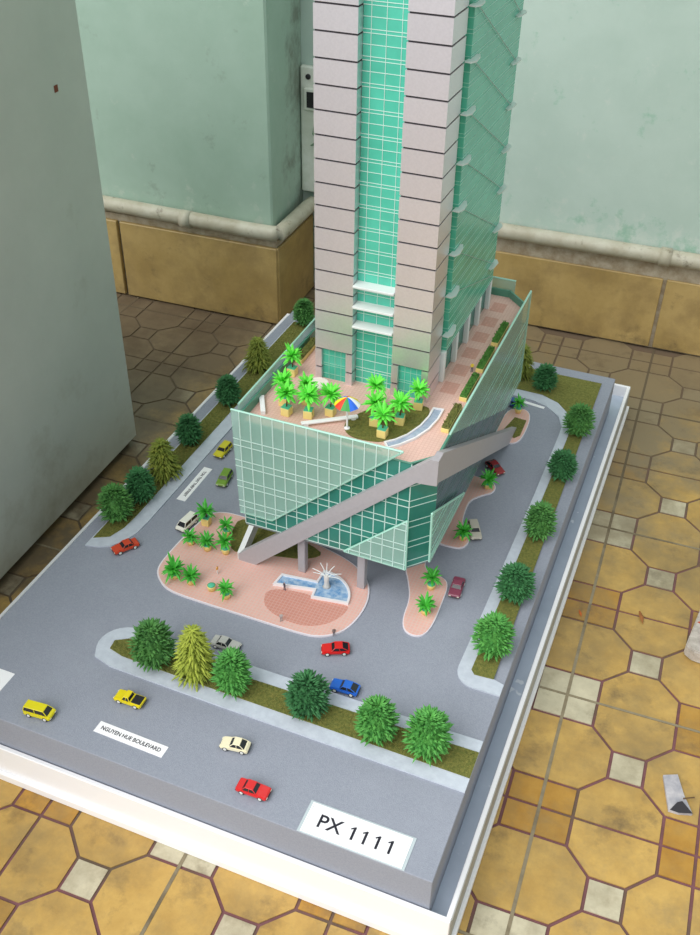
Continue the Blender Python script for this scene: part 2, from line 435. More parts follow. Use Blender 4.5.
rt_o = [(SX1 - .0005, -0.344), (-0.105, -0.344)] + arc(-0.107, -0.316, 0.028, 260, 180, 6) + [(-0.133, -0.22), (-0.129, 0.09), (-0.129, 0.27), (-0.130, 0.297)] + \
       [(-0.143, 0.329), (-0.171, 0.353), (-0.198, 0.3625), (-0.225, 0.364), (-0.50, 0.364), (-0.55, 0.36), (-0.55, 0.470), (-0.0905, 0.470), (-0.0905, -0.318), (SX1 - .0005, -0.3235)]
rt_i = [(-0.0850, -0.320), (-0.111, -0.322), (-0.117, -0.315), (-0.1165, -0.285), (-0.1130, 0.27), (-0.116, 0.315), (-0.128, 0.343), (-0.153, 0.372), (-0.187, 0.387), (-0.225, 0.388), (-0.54, 0.386), (-0.54, 0.468), (-0.0905, 0.470)]
island('corner_island', 'pale kerbed turf strip along the tray trough that bends round behind the building', rt_o, rt_i)
lf_o = [(-0.7335, -0.3045), (-0.712, -0.300), (-0.696, -0.291), (-0.684, -0.274), (-0.676, -0.25), (-0.674, -0.215), (-0.672, 0.46), (-0.7335, 0.46)]
lf_i = [(-0.731, -0.286), (-0.709, -0.274), (-0.700, -0.247), (-0.698, -0.218), (-0.696, 0.455), (-0.731, 0.455)]
island('side_verge', 'pale kerbed turf verge with street trees nearest the grey cupboard', lf_o, lf_i)

def paved(name, label, outer, edge=0.0022, cat='paved plaza'):
    e = tag(board(empty(name)), label, cat)
    mesh_obj('kerb', prism(outer, Z0, KT), M_edge, e)
    mesh_obj('paving', prism(inset(outer, edge), KT, KT + 0.0005), M_pink, e)
    return e
pl_o = chaikin([(-0.597, -0.322), (-0.573, -0.340), (-0.540, -0.344), (-0.418, -0.3445), (-0.35, -0.3445), (-0.325, -0.339), (-0.302, -0.320), (-0.291, -0.285), (-0.291, -0.245),
        (-0.303, -0.213), (-0.325, -0.192), (-0.352, -0.178), (-0.39, -0.168), (-0.46, -0.152), (-0.548, -0.149), (-0.580, -0.152), (-0.597, -0.168), (-0.606, -0.232), (-0.608, -0.285), (-0.606, -0.306)], 2)
plaza = paved('entrance_plaza', 'pink tiled entrance plaza with a white kerb below the slanting beam', pl_o)
PT = KT + 0.0005
semi = chaikin([(-0.436, -0.280), (-0.430, -0.310), (-0.411, -0.324), (-0.381, -0.331), (-0.350, -0.329), (-0.325, -0.312), (-0.312, -0.285), (-0.312, -0.266), (-0.368, -0.277), (-0.375, -0.268)], 2)
mesh_obj('paving_inlay', prism(semi, PT, PT + 0.0003), M_pink2, plaza)
gp = chaikin([(-0.545, -0.158), (-0.542, -0.19), (-0.529, -0.222), (-0.512, -0.232), (-0.46, -0.216), (-0.415, -0.206), (-0.392, -0.190), (-0.396, -0.178), (-0.45, -0.162), (-0.52, -0.156)], 1)
turf_top(gp, PT, PT + 0.0008, plaza)
pen = chaikin([(-0.268, -0.158), (-0.254, -0.183), (-0.238, -0.219), (-0.235, -0.26), (-0.226, -0.282), (-0.210, -0.288), (-0.195, -0.281), (-0.190, -0.253), (-0.192, -0.205), (-0.194, -0.172),
       (-0.206, -0.158), (-0.240, -0.157), (-0.244, -0.10), (-0.264, -0.10)], 2)
paved('driveway_peninsula', 'narrow pink paved traffic island below the building corner', pen, 0.0014, 'traffic island')
lob = chaikin([(-0.245, -0.088), (-0.222, -0.091), (-0.200, -0.088), (-0.193, -0.070), (-0.199, -0.055), (-0.217, -0.030), (-0.222, 0.01), (-0.221, 0.033), (-0.206, 0.052), (-0.193, 0.064), (-0.191, 0.080), (-0.200, 0.092), (-0.222, 0.096), (-0.245, 0.097)], 2)
paved('side_pavement', 'pink pavement with two rounded bays along the driveway side of the building', lob, 0.0014, 'pavement')
lo3 = chaikin([(-0.212, 0.209), (-0.193, 0.214), (-0.186, 0.24), (-0.187, 0.30), (-0.198, 0.325), (-0.216, 0.326), (-0.236, 0.31), (-0.236, 0.22)], 2)
b3 = paved('beam_footing_bay', 'pink bordered turf bay where the slanting beam comes down', lo3, 0.0014, 'traffic island')
turf_top([(-0.200, 0.228), (-0.192, 0.24), (-0.193, 0.29), (-0.215, 0.292), (-0.225, 0.24)], PT, PT + 0.0008, b3)

# ---------------------------------------------------------------- reflecting pool and fountain
M_pool = mat('pool white', rgb(240, 238, 240), 0.5)
M_water = mat('pool water', rgb(104, 156, 206), 0.12, col2=rgb(186, 210, 230), scale=120, bump=0.4, bscale=160)
pool = tag(board(empty('reflecting_pool')), 'white rimmed blue pool with a channel leading to a quarter round basin on the plaza', 'pool')
po = [(-0.431, -0.272), (-0.371, -0.257), (-0.369, -0.276), (-0.3145, -0.2665)] + arc(-0.368, -0.2665, 0.0535, 8, 96, 9, 0.050) + [(-0.3755, -0.241), (-0.428, -0.2475)]
po = [(-0.431, -0.274), (-0.371, -0.262), (-0.369, -0.277), (-0.3145, -0.2685)] + arc(-0.369, -0.2685, 0.0545, 6, 95, 9, 0.051) + [(-0.3745, -0.243), (-0.428, -0.249)]
pin = inset(po, 0.0032)
bm = bmesh.new(); n = len(po); zt = PT + 0.0045
rows = [[bm.verts.new((x, y, z)) for x, y in pp] for pp, z in ((po, PT), (po, zt), (pin, zt), (pin, PT))]
for r in range(4):
    A, Bq = rows[r], rows[(r + 1) % 4]
    for i in range(n): bm.faces.new((A[i], A[(i + 1) % n], Bq[(i + 1) % n], Bq[i]))
mesh_obj('rim', bm, M_pool, pool)
mesh_obj('water', prism(pin, PT, PT + 0.0022), M_water, pool)
M_fount = mat('fountain column', rgb(206, 204, 200), 0.5)
M_jet = mat('clear acrylic jet', rgb(228, 236, 236), 0.2)
ft = tag(board(empty('fountain'), -0.357, -0.247, PT + 0.0022), 'pale fountain column with spreading clear jets standing in the pool', 'fountain')
bm = bmesh.new(); lathe(bm, [(0.0062, 0), (0.0044, 0.002), (0.0036, 0.010), (0.0042, 0.021), (0.002, 0.0225)], 12); mesh_obj('column', bm, M_fount, ft, True)
for a, l, h in ((165, 0.024, 0.006), (128, 0.020, 0.018), (95, 0.012, 0.023), (55, 0.018, 0.020), (25, 0.024, 0.010), (205, 0.022, 0.004), (-10, 0.022, 0.004)):
    ca, sa = math.cos(math.radians(a)), math.sin(math.radians(a)) * .35
    bm = bmesh.new(); tube(bm, [(0, 0, 0.020), (ca * l * .5, sa * l * .5, 0.021 + h * .6), (ca * l, sa * l, 0.020 + h)], [0.0008, 0.0007, 0.0005], 5); mesh_obj('jet', bm, M_jet, ft)

# ================================================================= THE BUILDING
M_clad = mat('silver cladding', rgb(234, 229, 234), 0.36, col2=rgb(228, 223, 228), scale=300, metal=0.75, rnd=0.02, bump=0.05, bscale=900)
M_core = mat('dark shadow gap', rgb(48, 44, 48), 0.8)
M_tglass = mat('emerald glass', rgb(84, 196, 170), 0.16, col2=rgb(76, 184, 158), scale=20, rnd=0.05)
M_sglass = mat('side emerald glass', rgb(92, 184, 156), 0.2, col2=rgb(84, 172, 146), scale=20, rnd=0.04)
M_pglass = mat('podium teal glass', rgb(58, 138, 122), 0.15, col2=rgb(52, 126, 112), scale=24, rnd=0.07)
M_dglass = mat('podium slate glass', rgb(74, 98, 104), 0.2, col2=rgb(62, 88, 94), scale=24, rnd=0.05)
M_line = mat('white glazing bar', rgb(206, 232, 224), 0.5)
M_line2 = mat('pale green glazing bar', rgb(160, 212, 194), 0.5)
M_line3 = mat('faint glazing bar', rgb(150, 196, 178), 0.5)
M_screen = mat('frosted green acrylic', rgb(178, 218, 204), 0.25, alpha=0.44)
M_screen2 = mat('clear green acrylic', rgb(164, 200, 184), 0.2, alpha=0.48)
M_acedge = mat('acrylic edge', rgb(172, 222, 204), 0.3)
M_beam = mat('grey beam', rgb(176, 172, 176), 0.5, var=0.06, scale=200)
M_deck = grid_mat('deck paving', rgb(228, 192, 178), rgb(214, 172, 158), 0.0048, 0.0048, 0.10, 0.06)
M_deck2 = grid_mat('deck paving dark', rgb(214, 166, 150), rgb(204, 152, 136), 0.0048, 0.0048, 0.12)
M_teal = mat('teal upstand', rgb(84, 146, 124), 0.3)
M_wcol = mat('white column', rgb(226, 230, 228), 0.5)

bd = tag(board(empty('office_building')), 'scale model of an office tower on a glazed podium with a slanting grey beam', 'building model')
def part(name, bm, m, parent, smooth=False): return mesh_obj(name, bm, m, parent, smooth)
PX0, PX1, PY0, PY1, PB, PD = -0.486, -0.213, -0.243, 0.252, 0.200, 0.378
CH = 0.030
foot = [(PX0, PY0), (PX1 - CH + .002, PY0), (PX1, PY0 + CH), (PX1, PY1 - CH), (PX1 - CH, PY1), (PX0, PY1)]
podium = part('podium', prism(inset(foot, 0.0035), PB, PD - 0.004), M_core, bd)
part('deck', prism(inset(foot, 0.003), PD - 0.004, PD), M_deck, podium)
part('soffit', prism(foot, PB - 0.0035, PB), mat('soffit grey', rgb(120, 128, 130), .7), podium)
def bars(name, m, parent, boxes):
    for b in boxes: part(name, bx(*b), m, parent)
# storey lines of the podium
ROW = 0.0356; ROWS = []
z = PB
while z < PD - 0.001:
    ROWS += [(z, min(z + 0.0105, PD)), (min(z + 0.0105, PD), min(z + ROW, PD))]; z += ROW
ROWS = [r for r in ROWS if r[1] - r[0] > 0.002]
NC = 15; x0, x1 = PX0, PX1 - CH + 0.002; cw = (x1 - x0) / NC; g = 0.0006
for (za, zb) in ROWS:
    for i in range(NC):
        part('pane', bx(x0 + i * cw + g, x0 + (i + 1) * cw - g, PY0, PY0 + 0.003, za + g, zb - g), M_pglass, podium)
# glazing bars of the front
for i in range(NC + 1): part('mullion', bx(x0 + i * cw - g, x0 + i * cw + g, PY0 - 0.0004, PY0 + 0.003, PB, PD), M_line, podium)
for za, zb in ROWS: part('transom', bx(x0, x1, PY0 - 0.0004, PY0 + 0.003, za - g, za + g), M_line, podium)
# chamfered corners and the other three sides: one band of glass for each storey row
def band_wall(p, q, m, ml, name='glass_band', bar=True):
    p, q = Vector(p), Vector(q); d = (q - p); n = Vector((d.y, -d.x)).normalized()
    for za, zb in ROWS:
        a = [p, q, q - n * 0.003, p - n * 0.003]
        part(name, prism([(v.x, v.y) for v in a], za + g, zb - g), m, podium)
        if bar:
            b = [p + n * .0003, q + n * .0003, q - n * 0.003, p - n * 0.003]
            part('transom', prism([(v.x, v.y) for v in b], za - g, za + g), ml, podium)
band_wall(foot[1], foot[2], M_pglass, M_line)
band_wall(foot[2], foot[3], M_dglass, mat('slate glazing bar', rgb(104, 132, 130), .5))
band_wall(foot[3], foot[4], M_pglass, M_line2)
band_wall(foot[4], foot[5], M_pglass, M_line2)
band_wall(foot[5], foot[0], M_pglass, M_line2)
# upstand round the deck
up = 0.011
def wall_between(name, p, q, z0, z1, t, m, parent):
    p, q = Vector(p), Vector(q); d = (q - p); n = Vector((d.y, -d.x)).normalized()
    a = [p, q, q - n * t, p - n * t]
    return part(name, prism([(v.x, v.y) for v in a], z0, z1), m, parent)
for i, (p, q) in enumerate(zip(foot, foot[1:] + foot[:1])):
    h = {0: 0.001, 1: 0.002, 2: 0.006, 3: 0.012, 4: 0.012, 5: 0.014}[i]
    wall_between('upstand', p, q, PD, PD + h, 0.003, M_teal, podium)
# acrylic screens hung in front of the glass
def screen_y(name, pts, y, t, m, cols=None, rows=None, lm=None, edges=None):
    s = part(name, prism_y(pts, y - t, y), m, bd)
    def clip(axis, c):
        hits = []
        for i in range(len(pts)):
            a, b = pts[i - 1], pts[i]
            if (a[axis] - c) * (b[axis] - c) < 0:
                f = (c - a[axis]) / (b[axis] - a[axis]); hits.append(a[1 - axis] + f * (b[1 - axis] - a[1 - axis]))
        return (min(hits), max(hits)) if len(hits) >= 2 else None
    for c in cols or []:
        r = clip(0, c)
        if r: part('mullion', bx(c - .0006, c + .0006, y - t - .0005, y - t, r[0], r[1]), lm, s)
    for c in rows or []:
        r = clip(1, c)
        if r: part('transom', bx(r[0], r[1], y - t - .0005, y - t, c - .0006, c + .0006), lm, s)
    if edges:
        for i, j in edges:
            a, b = pts[i], pts[j]
            bm = bmesh.new(); tube(bm, [(a[0], y - t / 2, a[1]), (b[0], y - t / 2, b[1])], t * .55, 6); part('polished_edge', bm, M_acedge, s)
    return s
colx = [x0 + i * cw for i in range(NC + 1)]; rowz = [r[0] for r in ROWS]
SY = PY0 - 0.0035
screen_y('glass_screen', [(-0.4955, 0.398), (-0.252, 0.398), (-0.441, 0.2225), (-0.491, 0.2225)], SY, 0.003, M_screen, [c + 0.003 for c in colx], rowz, M_line, [(1, 2), (2, 3), (0, 1)])
screen_y('glass_screen', [(-0.330, 0.203), (-0.239, 0.201), (-0.240, 0.288)], SY, 0.003, M_screen, colx, rowz, M_line, [(0, 1), (1, 2), (2, 0)])
def screen_x(name, pts, x, t, m, rows=None, lm=None, edges=None):
    s = part(name, prism_x(pts, x, x + t), m, bd)
    for c in rows or []:
        hits = []
        for i in range(len(pts)):
            a, b = pts[i - 1], pts[i]
            if (a[1] - c) * (b[1] - c) < 0:
                f = (c - a[1]) / (b[1] - a[1]); hits.append(a[0] + f * (b[0] - a[0]))
        if len(hits) >= 2: part('transom', bx(x + t, x + t + .0004, min(hits), max(hits), c - .0004, c + .0004), lm, s)
    for i, j in edges or []:
        a, b = pts[i], pts[j]
        bm = bmesh.new(); tube(bm, [(x + t / 2, a[0], a[1]), (x + t / 2, b[0], b[1])], t * .55, 6); part('polished_edge', bm, M_acedge, s)
    return s
SXR = PX1 + 0.0030
screen_x('glass_screen', [(-0.190, 0.400), (0.243, 0.400), (0.252, 0.224), (0.156, 0.226)], SXR, 0.003, M_screen2, rowz, M_line3, [(0, 1), (1, 2)])
screen_x('glass_screen', [(-0.249, 0.312), (-0.080, 0.222), (-0.243, 0.223)], SXR + .001, 0.003, M_screen, rowz, M_line2, [(0, 1), (0, 2), (1, 2)])
# left and rear screens
screen_x('glass_screen', [(-0.238, 0.402), (0.245, 0.402), (0.245, 0.23), (-0.238, 0.30)], PX0 - 0.0045, 0.003, M_screen, rowz, M_line2, [(0, 1)])
screen_y('glass_screen', [(-0.40, 0.404), (-0.238, 0.404), (-0.238, 0.25), (-0.40, 0.30)], PY1 + 0.009, 0.003, M_screen, None, None, M_line2, [(0, 1)])
# slanting beam: rises from the plaza to the corner and comes down behind
BY0, BY1 = PY0 - 0.0095, PY0 - 0.0008
beamf = [(-0.502, PT), (-0.474, PT), (-0.231, 0.358), (-0.2035, 0.361), (-0.2035, 0.400), (-0.214, 0.400), (-0.502, 0.133)]
bm = prism_y(beamf, BY0, BY1)
for v in bm.verts: v.co.y += 0.009 * max(0.0, 1 - (v.co.z - Z0) / 0.24)      # the foot stands a little back
beam = part('slanting_beam', bm, M_beam, bd)
BX0, BX1 = PX1 + 0.0005, PX1 + 0.0095
br_ = [(BY1 + .0002, 0.361), (0.205, PT + 0.0001), (0.262, PT + 0.0001), (BY1 + .012, 0.400), (BY1 + .0002, 0.400)]
part('beam_return', prism_x(br_, BX0, BX1), M_beam, beam)
bl_ = [(-0.242, PT), (-0.225, PT), (0.24, 0.366), (0.24, 0.390), (-0.242, 0.134)]
part('beam_return', prism_x(bl_, PX0 - 0.0185, PX0 - 0.0105), M_wcol, beam)
# columns under the podium and the recessed lobby
for cx_, cy_ in ((-0.404, -0.226), (-0.311, -0.224), (-0.455, 0.06), (-0.455, 0.20), (-0.25, 0.20)):
    zb_ = PT if cy_ < -0.2 else Z0
    part('column', bx(cx_ - 0.0058, cx_ + 0.0058, cy_ - 0.0058, cy_ + 0.0058, zb_, PB - 0.0035, 0.0008), M_beam, bd)
lob_ = part('lobby', bx(-0.44, -0.262, 0.0, 0.19, Z0, PB - 0.0036), M_pglass, bd)
for i in range(6): part('mullion', bx(-0.44 + i * 0.0355, -0.4385 + i * 0.0355, -0.001, 0.0, Z0, PB - .004), M_line2, lob_)

# ---- tower
TX0, TX1, TY0, TY1, TT = -0.4365, -0.2695, -0.102, 0.222, 1.36
SEAM0, SP = 0.3985, 0.0300
NL = int((TT - SEAM0) / SP)
AL, AR = -0.3810, -0.3225                       # edges of the glazed centre bay
tower = part('tower_core', bx(TX0 + .004, TX1 - .004, TY0 + .021, TY1 - .004, PD, TT), M_core, bd)
pill = [('FL', TX0, AL, TY0, -0.047), ('FR', AR, TX1, TY0, -0.047), ('BR', AR, TX1, 0.208, TY1), ('BL', TX0, AL, 0.208, TY1)]
gap = 0.0011
pm = {}
for nm, a, b, c, d in pill:
    bm = bx(-(b - a) / 2, (b - a) / 2, -(d - c) / 2, (d - c) / 2, gap, SP - gap)
    me = bpy.data.meshes.new('cladding_panel'); bm.to_mesh(me); bm.free(); me.materials.append(M_clad); pm[nm] = me
    part('joint_backing', bx(a + .0014, b - .0014, c + .0014, d - .0014, SEAM0 + SP, TT), M_core, tower)
    for k in range(1, NL):
        inst('cladding_panel', me, tower, ((a + b) / 2, (c + d) / 2, SEAM0 + k * SP))
# feet of the pillars: pairs of legs with glazing between
for nm, a, b, c, d in pill:
    lw = 0.0095
    legs = ((a, a + lw), (b - lw, b))
    for la, lb in legs:
        for za, zb in ((PD, SEAM0 - gap), (SEAM0 + gap, SEAM0 + SP - gap)):
            part('pillar_leg', bx(la, lb, c, d, za, zb), M_clad, tower)
        part('joint_backing', bx(la + .0012, lb - .0012, c + .0012, d - .0012, PD, SEAM0 + SP), M_core, tower)
    dg = part('entrance_glass', bx(a + lw, b - lw, c + 0.006, d - .004, PD, SEAM0 + SP + gap), M_tglass, tower)
    for i in range(1, 4): part('mullion', bx(a + lw + (b - a - 2 * lw) * i / 4 - .0003, a + lw + (b - a - 2 * lw) * i / 4 + .0003, c + .0055, c + .006, PD, SEAM0 + SP), M_line2, tower)
    for zz in (0.3865, 0.400, 0.4035, 0.417): part('transom', bx(a + lw, b - lw, c + .0055, c + .006, zz - .0003, zz + .0003), M_line2, tower)
# centre bay glazing
cxs = [AL, AL + 0.0104, AL + 0.0291, AL + 0.0478, AR]
YG = TY0 + 0.015
zlev = [PD]
k = 0
rows_t = []
zz = SEAM0 - SP
while zz < TT - SP:
    for a, b in ((zz, zz + 0.0042), (zz + 0.0042, zz + 0.0175), (zz + 0.0175, zz + SP)):
        if a >= PD - 0.0001: rows_t.append((a, b))
    zz += SP
rows_t.insert(0, (PD, rows_t[0][0])) if rows_t[0][0] - PD > 0.003 else None
bmr = bmesh.new()
for a, b in rows_t:
    if a < 0.92:
        if b - a < 0.005:
            part('spandrel_strip', bx(AL, AR, YG, YG + 0.004, a + .0004, b - .0004), M_tglass, tower)
        else:
            for i in range(4): part('pane', bx(cxs[i] + .0004, cxs[i + 1] - .0004, YG, YG + 0.004, a + .0004, b - .0004), M_tglass, tower)
        part('transom', bx(AL, AR, YG - .0004, YG + .004, a - .00038, a + .00038), M_line, tower)
    else:
        for i in range(4): box(bmr, cxs[i] + .0004, cxs[i + 1] - .0004, YG, YG + 0.004, a + .0004, b - .0004)
part('upper_panes', bmr, M_tglass, tower)
for i in range(1, 4): part('mullion', bx(cxs[i] - .0003, cxs[i] + .0003, YG - .0005, YG + .004, PD, TT - SP), M_line, tower)
# three white ledges over the entrance
for zz in (0.535, 0.5045, 0.475):
    part('ledge', bx(AL + .0004, AR - .0004, TY0 - 0.004, YG, zz - 0.0016, zz + 0.0016, 0.0004), M_wcol, tower)
# right hand face: recessed strip, large glass wall with wing brackets and diagonal stays
GB = 0.4275
part('recess_strip', bx(TX1 - .012, TX1 - .003, -0.047, -0.034, GB, TT - SP), M_tglass, tower)
k = 0; zz = GB; bmr = bmesh.new()
GX = TX1 + 0.0045
while zz < TT - SP:
    for a, b in ((zz, zz + 0.0045), (zz + .0045, zz + 0.0172), (zz + 0.0172, zz + SP)):
        if a < 0.93:
            part('glass_band', bx(TX1 - 0.004, GX, -0.036, 0.207, a + .0003, b - .0003), M_sglass, tower)
            part('transom', bx(TX1 - .003, GX + .0003, -0.036, 0.207, a - .0004, a + .0004), M_line2, tower)
            part('transom', bx(TX1 - .0035, TX1 - .0028, -0.047, -0.036, a - .0004, a + .0004), M_line, tower)
        else: box(bmr, TX1 - 0.004, GX, -0.036, 0.207, a + .0003, b - .0003)
    zz += SP
part('upper_glass_bands', bmr, M_sglass, tower)
part('mirror_glass_wall', bx(TX0 + .001, TX0 + .0045, -0.046, 0.207, GB, TT - SP), M_sglass, tower)
part('rear_glass_wall', bx(AL, AR, TY1 - .006, TY1 - .002, PD, TT - SP), M_tglass, tower)
M_wing = mat('frosted wing', rgb(206, 222, 216), 0.3, alpha=0.85)
M_stay = mat('grey stay', rgb(150, 166, 160), 0.5)
wing_pts = [(-0.004, -0.012), (0.004, -0.013), (0.0085, -0.004), (0.0075, 0.014), (0.004, 0.026), (0.0, 0.024)]
wm = prism(wing_pts, -0.0009, 0.0009); wme = bpy.data.meshes.new('wing_bracket'); bmesh.ops.recalc_face_normals(wm, faces=wm.faces); wm.to_mesh(wme); wm.free(); wme.materials.append(M_wing)
lz = [0.456 + 0.0605 * i for i in range(14)]
for i, zz in enumerate(lz):
    inst('wing_bracket', wme, tower, (GX, -0.036, zz))
    if i < 13: inst('wing_bracket', wme, tower, (GX, 0.192, zz + 0.005), scale=(1, -1, 1))
    if i >= 1:
        za = zz; zb = lz[i - 2] + 0.005 if i >= 2 else 0.44
        bm = bmesh.new(); tube(bm, [(GX + .002, -0.034, za), (GX + .002, 0.190, zb)], 0.00045, 5); part('diagonal_stay', bm, M_stay, tower)
# white columns under the glass wall
for i in range(5):
    yy = -0.038 + i * 0.0595
    part('white_column', bx(TX1 - 0.0025, TX1 + 0.0050, yy - .0042, yy + .0042, PD, GB - .0005, 0.0006), M_wcol, bd)
part('arcade_glass', bx(TX1 - .004, TX1 - .0025, -0.047, 0.207, PD, GB), M_pglass, tower)
part('roof_slab', bx(TX0 - .002, TX1 + .002, TY0 - .002, TY1 + .002, TT - 0.002, TT + 0.006, .001), M_clad, tower)
for i in range(6):
    yy = -0.06 + i * 0.052
    part('paving_inlay', bx(-0.262, -0.240, yy - .006, yy + 0.024, PD, PD + 0.0003), M_deck2, podium)

# ================================================================= TREES
def leaf_mat(name, c1, c2):
    m = mat(name, c1, 0.75, col2=c2, scale=110, detail=3, rnd=0.05)
    return m
M_trunk = mat('tree stem', rgb(96, 74, 48), 0.9)
LEAF = {'green': leaf_mat('mid green foliage', rgb(92, 152, 72), rgb(60, 116, 54)),
        'deep': leaf_mat('deep green foliage', rgb(66, 132, 76), rgb(44, 100, 56)),
        'bright': leaf_mat('fresh green foliage', rgb(98, 172, 78), rgb(66, 140, 60)),
        'lime': leaf_mat('yellow green foliage', rgb(178, 190, 72), rgb(142, 158, 52)),
        'olive': leaf_mat('olive foliage', rgb(144, 152, 58), rgb(104, 122, 42))}
def tuft(bm, p, d, l, w, up):
    """one feathery sprig: a bent, tapering blade with a raised mid line"""
    d = d.normalized(); s = d.cross(Vector((0, 0, 1)))
    s = s.normalized() if s.length > 1e-4 else Vector((1, 0, 0))
    nrm = s.cross(d)
    mid = p + d * l * .5 + nrm * w * .5; tip = p + d * l + Vector((0, 0, up))
    a = bm.verts.new(p - s * w * .35); b = bm.verts.new(p + s * w * .35); c = bm.verts.new(mid - s * w); e = bm.verts.new(mid + s * w)
    t = bm.verts.new(tip); m_ = bm.verts.new(mid + nrm * w * .7); r = bm.verts.new(p + nrm * w * .3)
    for f in ((a, r, m_, c), (r, b, e, m_), (c, m_, t), (m_, e, t)): bm.faces.new(f)
def crown_mesh(kind, seed, h, r, n):
    rd = random.Random(seed); bm = bmesh.new()
    z0 = 0.10 * h
    for i in range(n):
        u = (i + .5) / n
        a = i * 2.39996 + rd.uniform(-.2, .2)
        if kind == 'round':
            zz = z0 + (h - z0) * (u ** 0.85)
            t = (zz - z0) / (h - z0); rr = r * math.sqrt(max(0, 1 - ((t - .36) / .66) ** 2)) * 0.86
            tilt = -0.15 + 1.15 * t
            l, w, up = rd.uniform(.0090, .0140), rd.uniform(.0015, .0023), rd.uniform(-.0020, .0006)
        else:
            zz = z0 * .5 + (h - z0 * .5) * (u ** 0.95); t = zz / h
            rr = r * (1 - t) ** 0.5 * 0.86
            tilt = -0.30 + 0.9 * t
            l, w, up = rd.uniform(.014, .020), rd.uniform(.0016, .0023), rd.uniform(-.006, -.002)
        d = Vector((math.cos(a), math.sin(a), tilt))
        q = rd.uniform(.55, 1.0)
        p = Vector((math.cos(a) * rr * q, math.sin(a) * rr * q, zz))
        tuft(bm, p - d.normalized() * l * .4, d + Vector((rd.uniform(-.25, .25), rd.uniform(-.25, .25), rd.uniform(-.2, .2))), l, w, up)
    # inner mass that stops the view through the crown
    prof = []
    for k in range(7):
        t = k / 6
        if kind == 'round': rr = r * .62 * math.sqrt(max(0.01, 1 - ((t - .36) / .66) ** 2))
        else: rr = r * .55 * max(.02, (1 - t)) ** .7
        prof.append((rr, z0 + (h * .90 - z0) * t))
    lathe(bm, prof, 9)
    me = bpy.data.meshes.new('foliage'); bmesh.ops.recalc_face_normals(bm, faces=bm.faces); bm.to_mesh(me); bm.free(); return me
TREES = [  # x, y, kind, leaf, height, radius, label
    (-0.514, -0.466, 'round', 'green', .066, .030, 'round mid green tree at the rounded end of the median strip'),
    (-0.452, -0.464, 'cone', 'lime', .084, .029, 'tall yellow green conifer on the median between two rounder trees'),
    (-0.396, -0.467, 'round', 'bright', .062, .025, 'bushy fresh green tree on the median beside the yellow green conifer'),
    (-0.292, -0.460, 'round', 'deep', .056, .029, 'low wide dark green tree on the median near the blue car'),
    (-0.196, -0.465, 'round', 'bright', .060, .026, 'fresh green tree on the median, second from the trough end'),
    (-0.131, -0.461, 'round', 'bright', .063, .029, 'fresh green tree on the median, last before the tray trough'),
    (-0.101, -0.272, 'round', 'bright', .060, .027, 'fresh green tree at the rounded front end of the corner island'),
    (-0.100, -0.158, 'round', 'deep', .054, .028, 'dark green tree on the corner island opposite the maroon car'),
    (-0.099, -0.012, 'round', 'green', .058, .024, 'mid green tree on the corner island opposite the beige car'),
    (-0.099, 0.150, 'round', 'deep', .048, .024, 'dark green tree on the corner island, second before the kerb bends'),
    (-0.100, 0.288, 'round', 'green', .054, .027, 'mid green tree on the corner island where the kerb bends'),
    (-0.190, 0.412, 'round', 'deep', .045, .023, 'dark green shrub like tree on the wide turf behind the building'),
    (-0.243, 0.440, 'cone', 'olive', .062, .026, 'olive tree on the turf behind the corner of the glass screen'),
    (-0.722, -0.232, 'round', 'green', .060, .027, 'mid green tree on the verge end beside the orange car'),
    (-0.713, -0.176, 'round', 'deep', .056, .024, 'dark green tree on the verge, second from the orange car'),
    (-0.712, -0.106, 'cone', 'olive', .068, .030, 'olive yellow conifer on the verge beside the street name strip'),
    (-0.718, -0.008, 'round', 'deep', .052, .022, 'dark green tree on the verge opposite the yellow estate car'),
    (-0.714, 0.130, 'round', 'deep', .052, .023, 'dark green tree on the verge beside the front corner of the podium'),
    (-0.716, 0.258, 'cone', 'olive', .066, .029, 'olive conifer on the verge half way along the podium'),
    (-0.708, 0.455, 'round', 'green', .052, .022, 'mid green tree at the far end of the verge by the yellow skirting'),
]
for i, (x, y, kind, leaf, h, r, lab) in enumerate(TREES):
    e = tag(board(empty('street_tree'), x, y, LT, random.uniform(0, 6.28)), lab, 'tree', 'model street trees')
    bm = bmesh.new(); tube(bm, [(0, 0, 0), (0.0006, 0, h * .3), (0, 0, h * .75)], [.0022, .0018, .0008], 6); mesh_obj('stem', bm, M_trunk, e)
    me = crown_mesh(kind, i, h, r * 1.1, 520 if kind == 'round' else 460); me.materials.append(LEAF[leaf])
    inst('foliage', me, e)

# ================================================================= POTTED PLANTS
M_pot = mat('pale yellow pot', rgb(246, 222, 140), 0.6, var=.05, scale=90)
M_soil = mat('teal soil', rgb(92, 200, 160), 0.8, var=.1, scale=200)
M_palm = mat('bright palm leaf', rgb(84, 196, 62), 0.5, col2=rgb(56, 164, 50), scale=160, rnd=.05)
M_neon = mat('vivid palm leaf', rgb(122, 236, 76), 0.5, col2=rgb(84, 214, 66), scale=160, rnd=.05)
def frond(bm, a, l, lift, droop, w, z0):
    """a leaf blade with a spine: narrow, widest at a third, drooping at the tip"""
    ca, sa = math.cos(a), math.sin(a); prev = None; n = 5
    for k in range(n + 1):
        t = k / n; rr = l * t; zz = z0 + lift * t - droop * t * t
        ww = w * math.sin(math.pi * min(1, .12 + t * .88)) ** .7 if k < n else 0.00008
        c = Vector((ca * rr, sa * rr, zz)); s = Vector((-sa, ca, 0)) * ww
        cur = (bm.verts.new(c - s - Vector((0, 0, ww * .5))), bm.verts.new(c), bm.verts.new(c + s - Vector((0, 0, ww * .5))))
        if prev:
            bm.faces.new((prev[0], prev[1], cur[1], cur[0])); bm.faces.new((prev[1], prev[2], cur[2], cur[1]))
        prev = cur
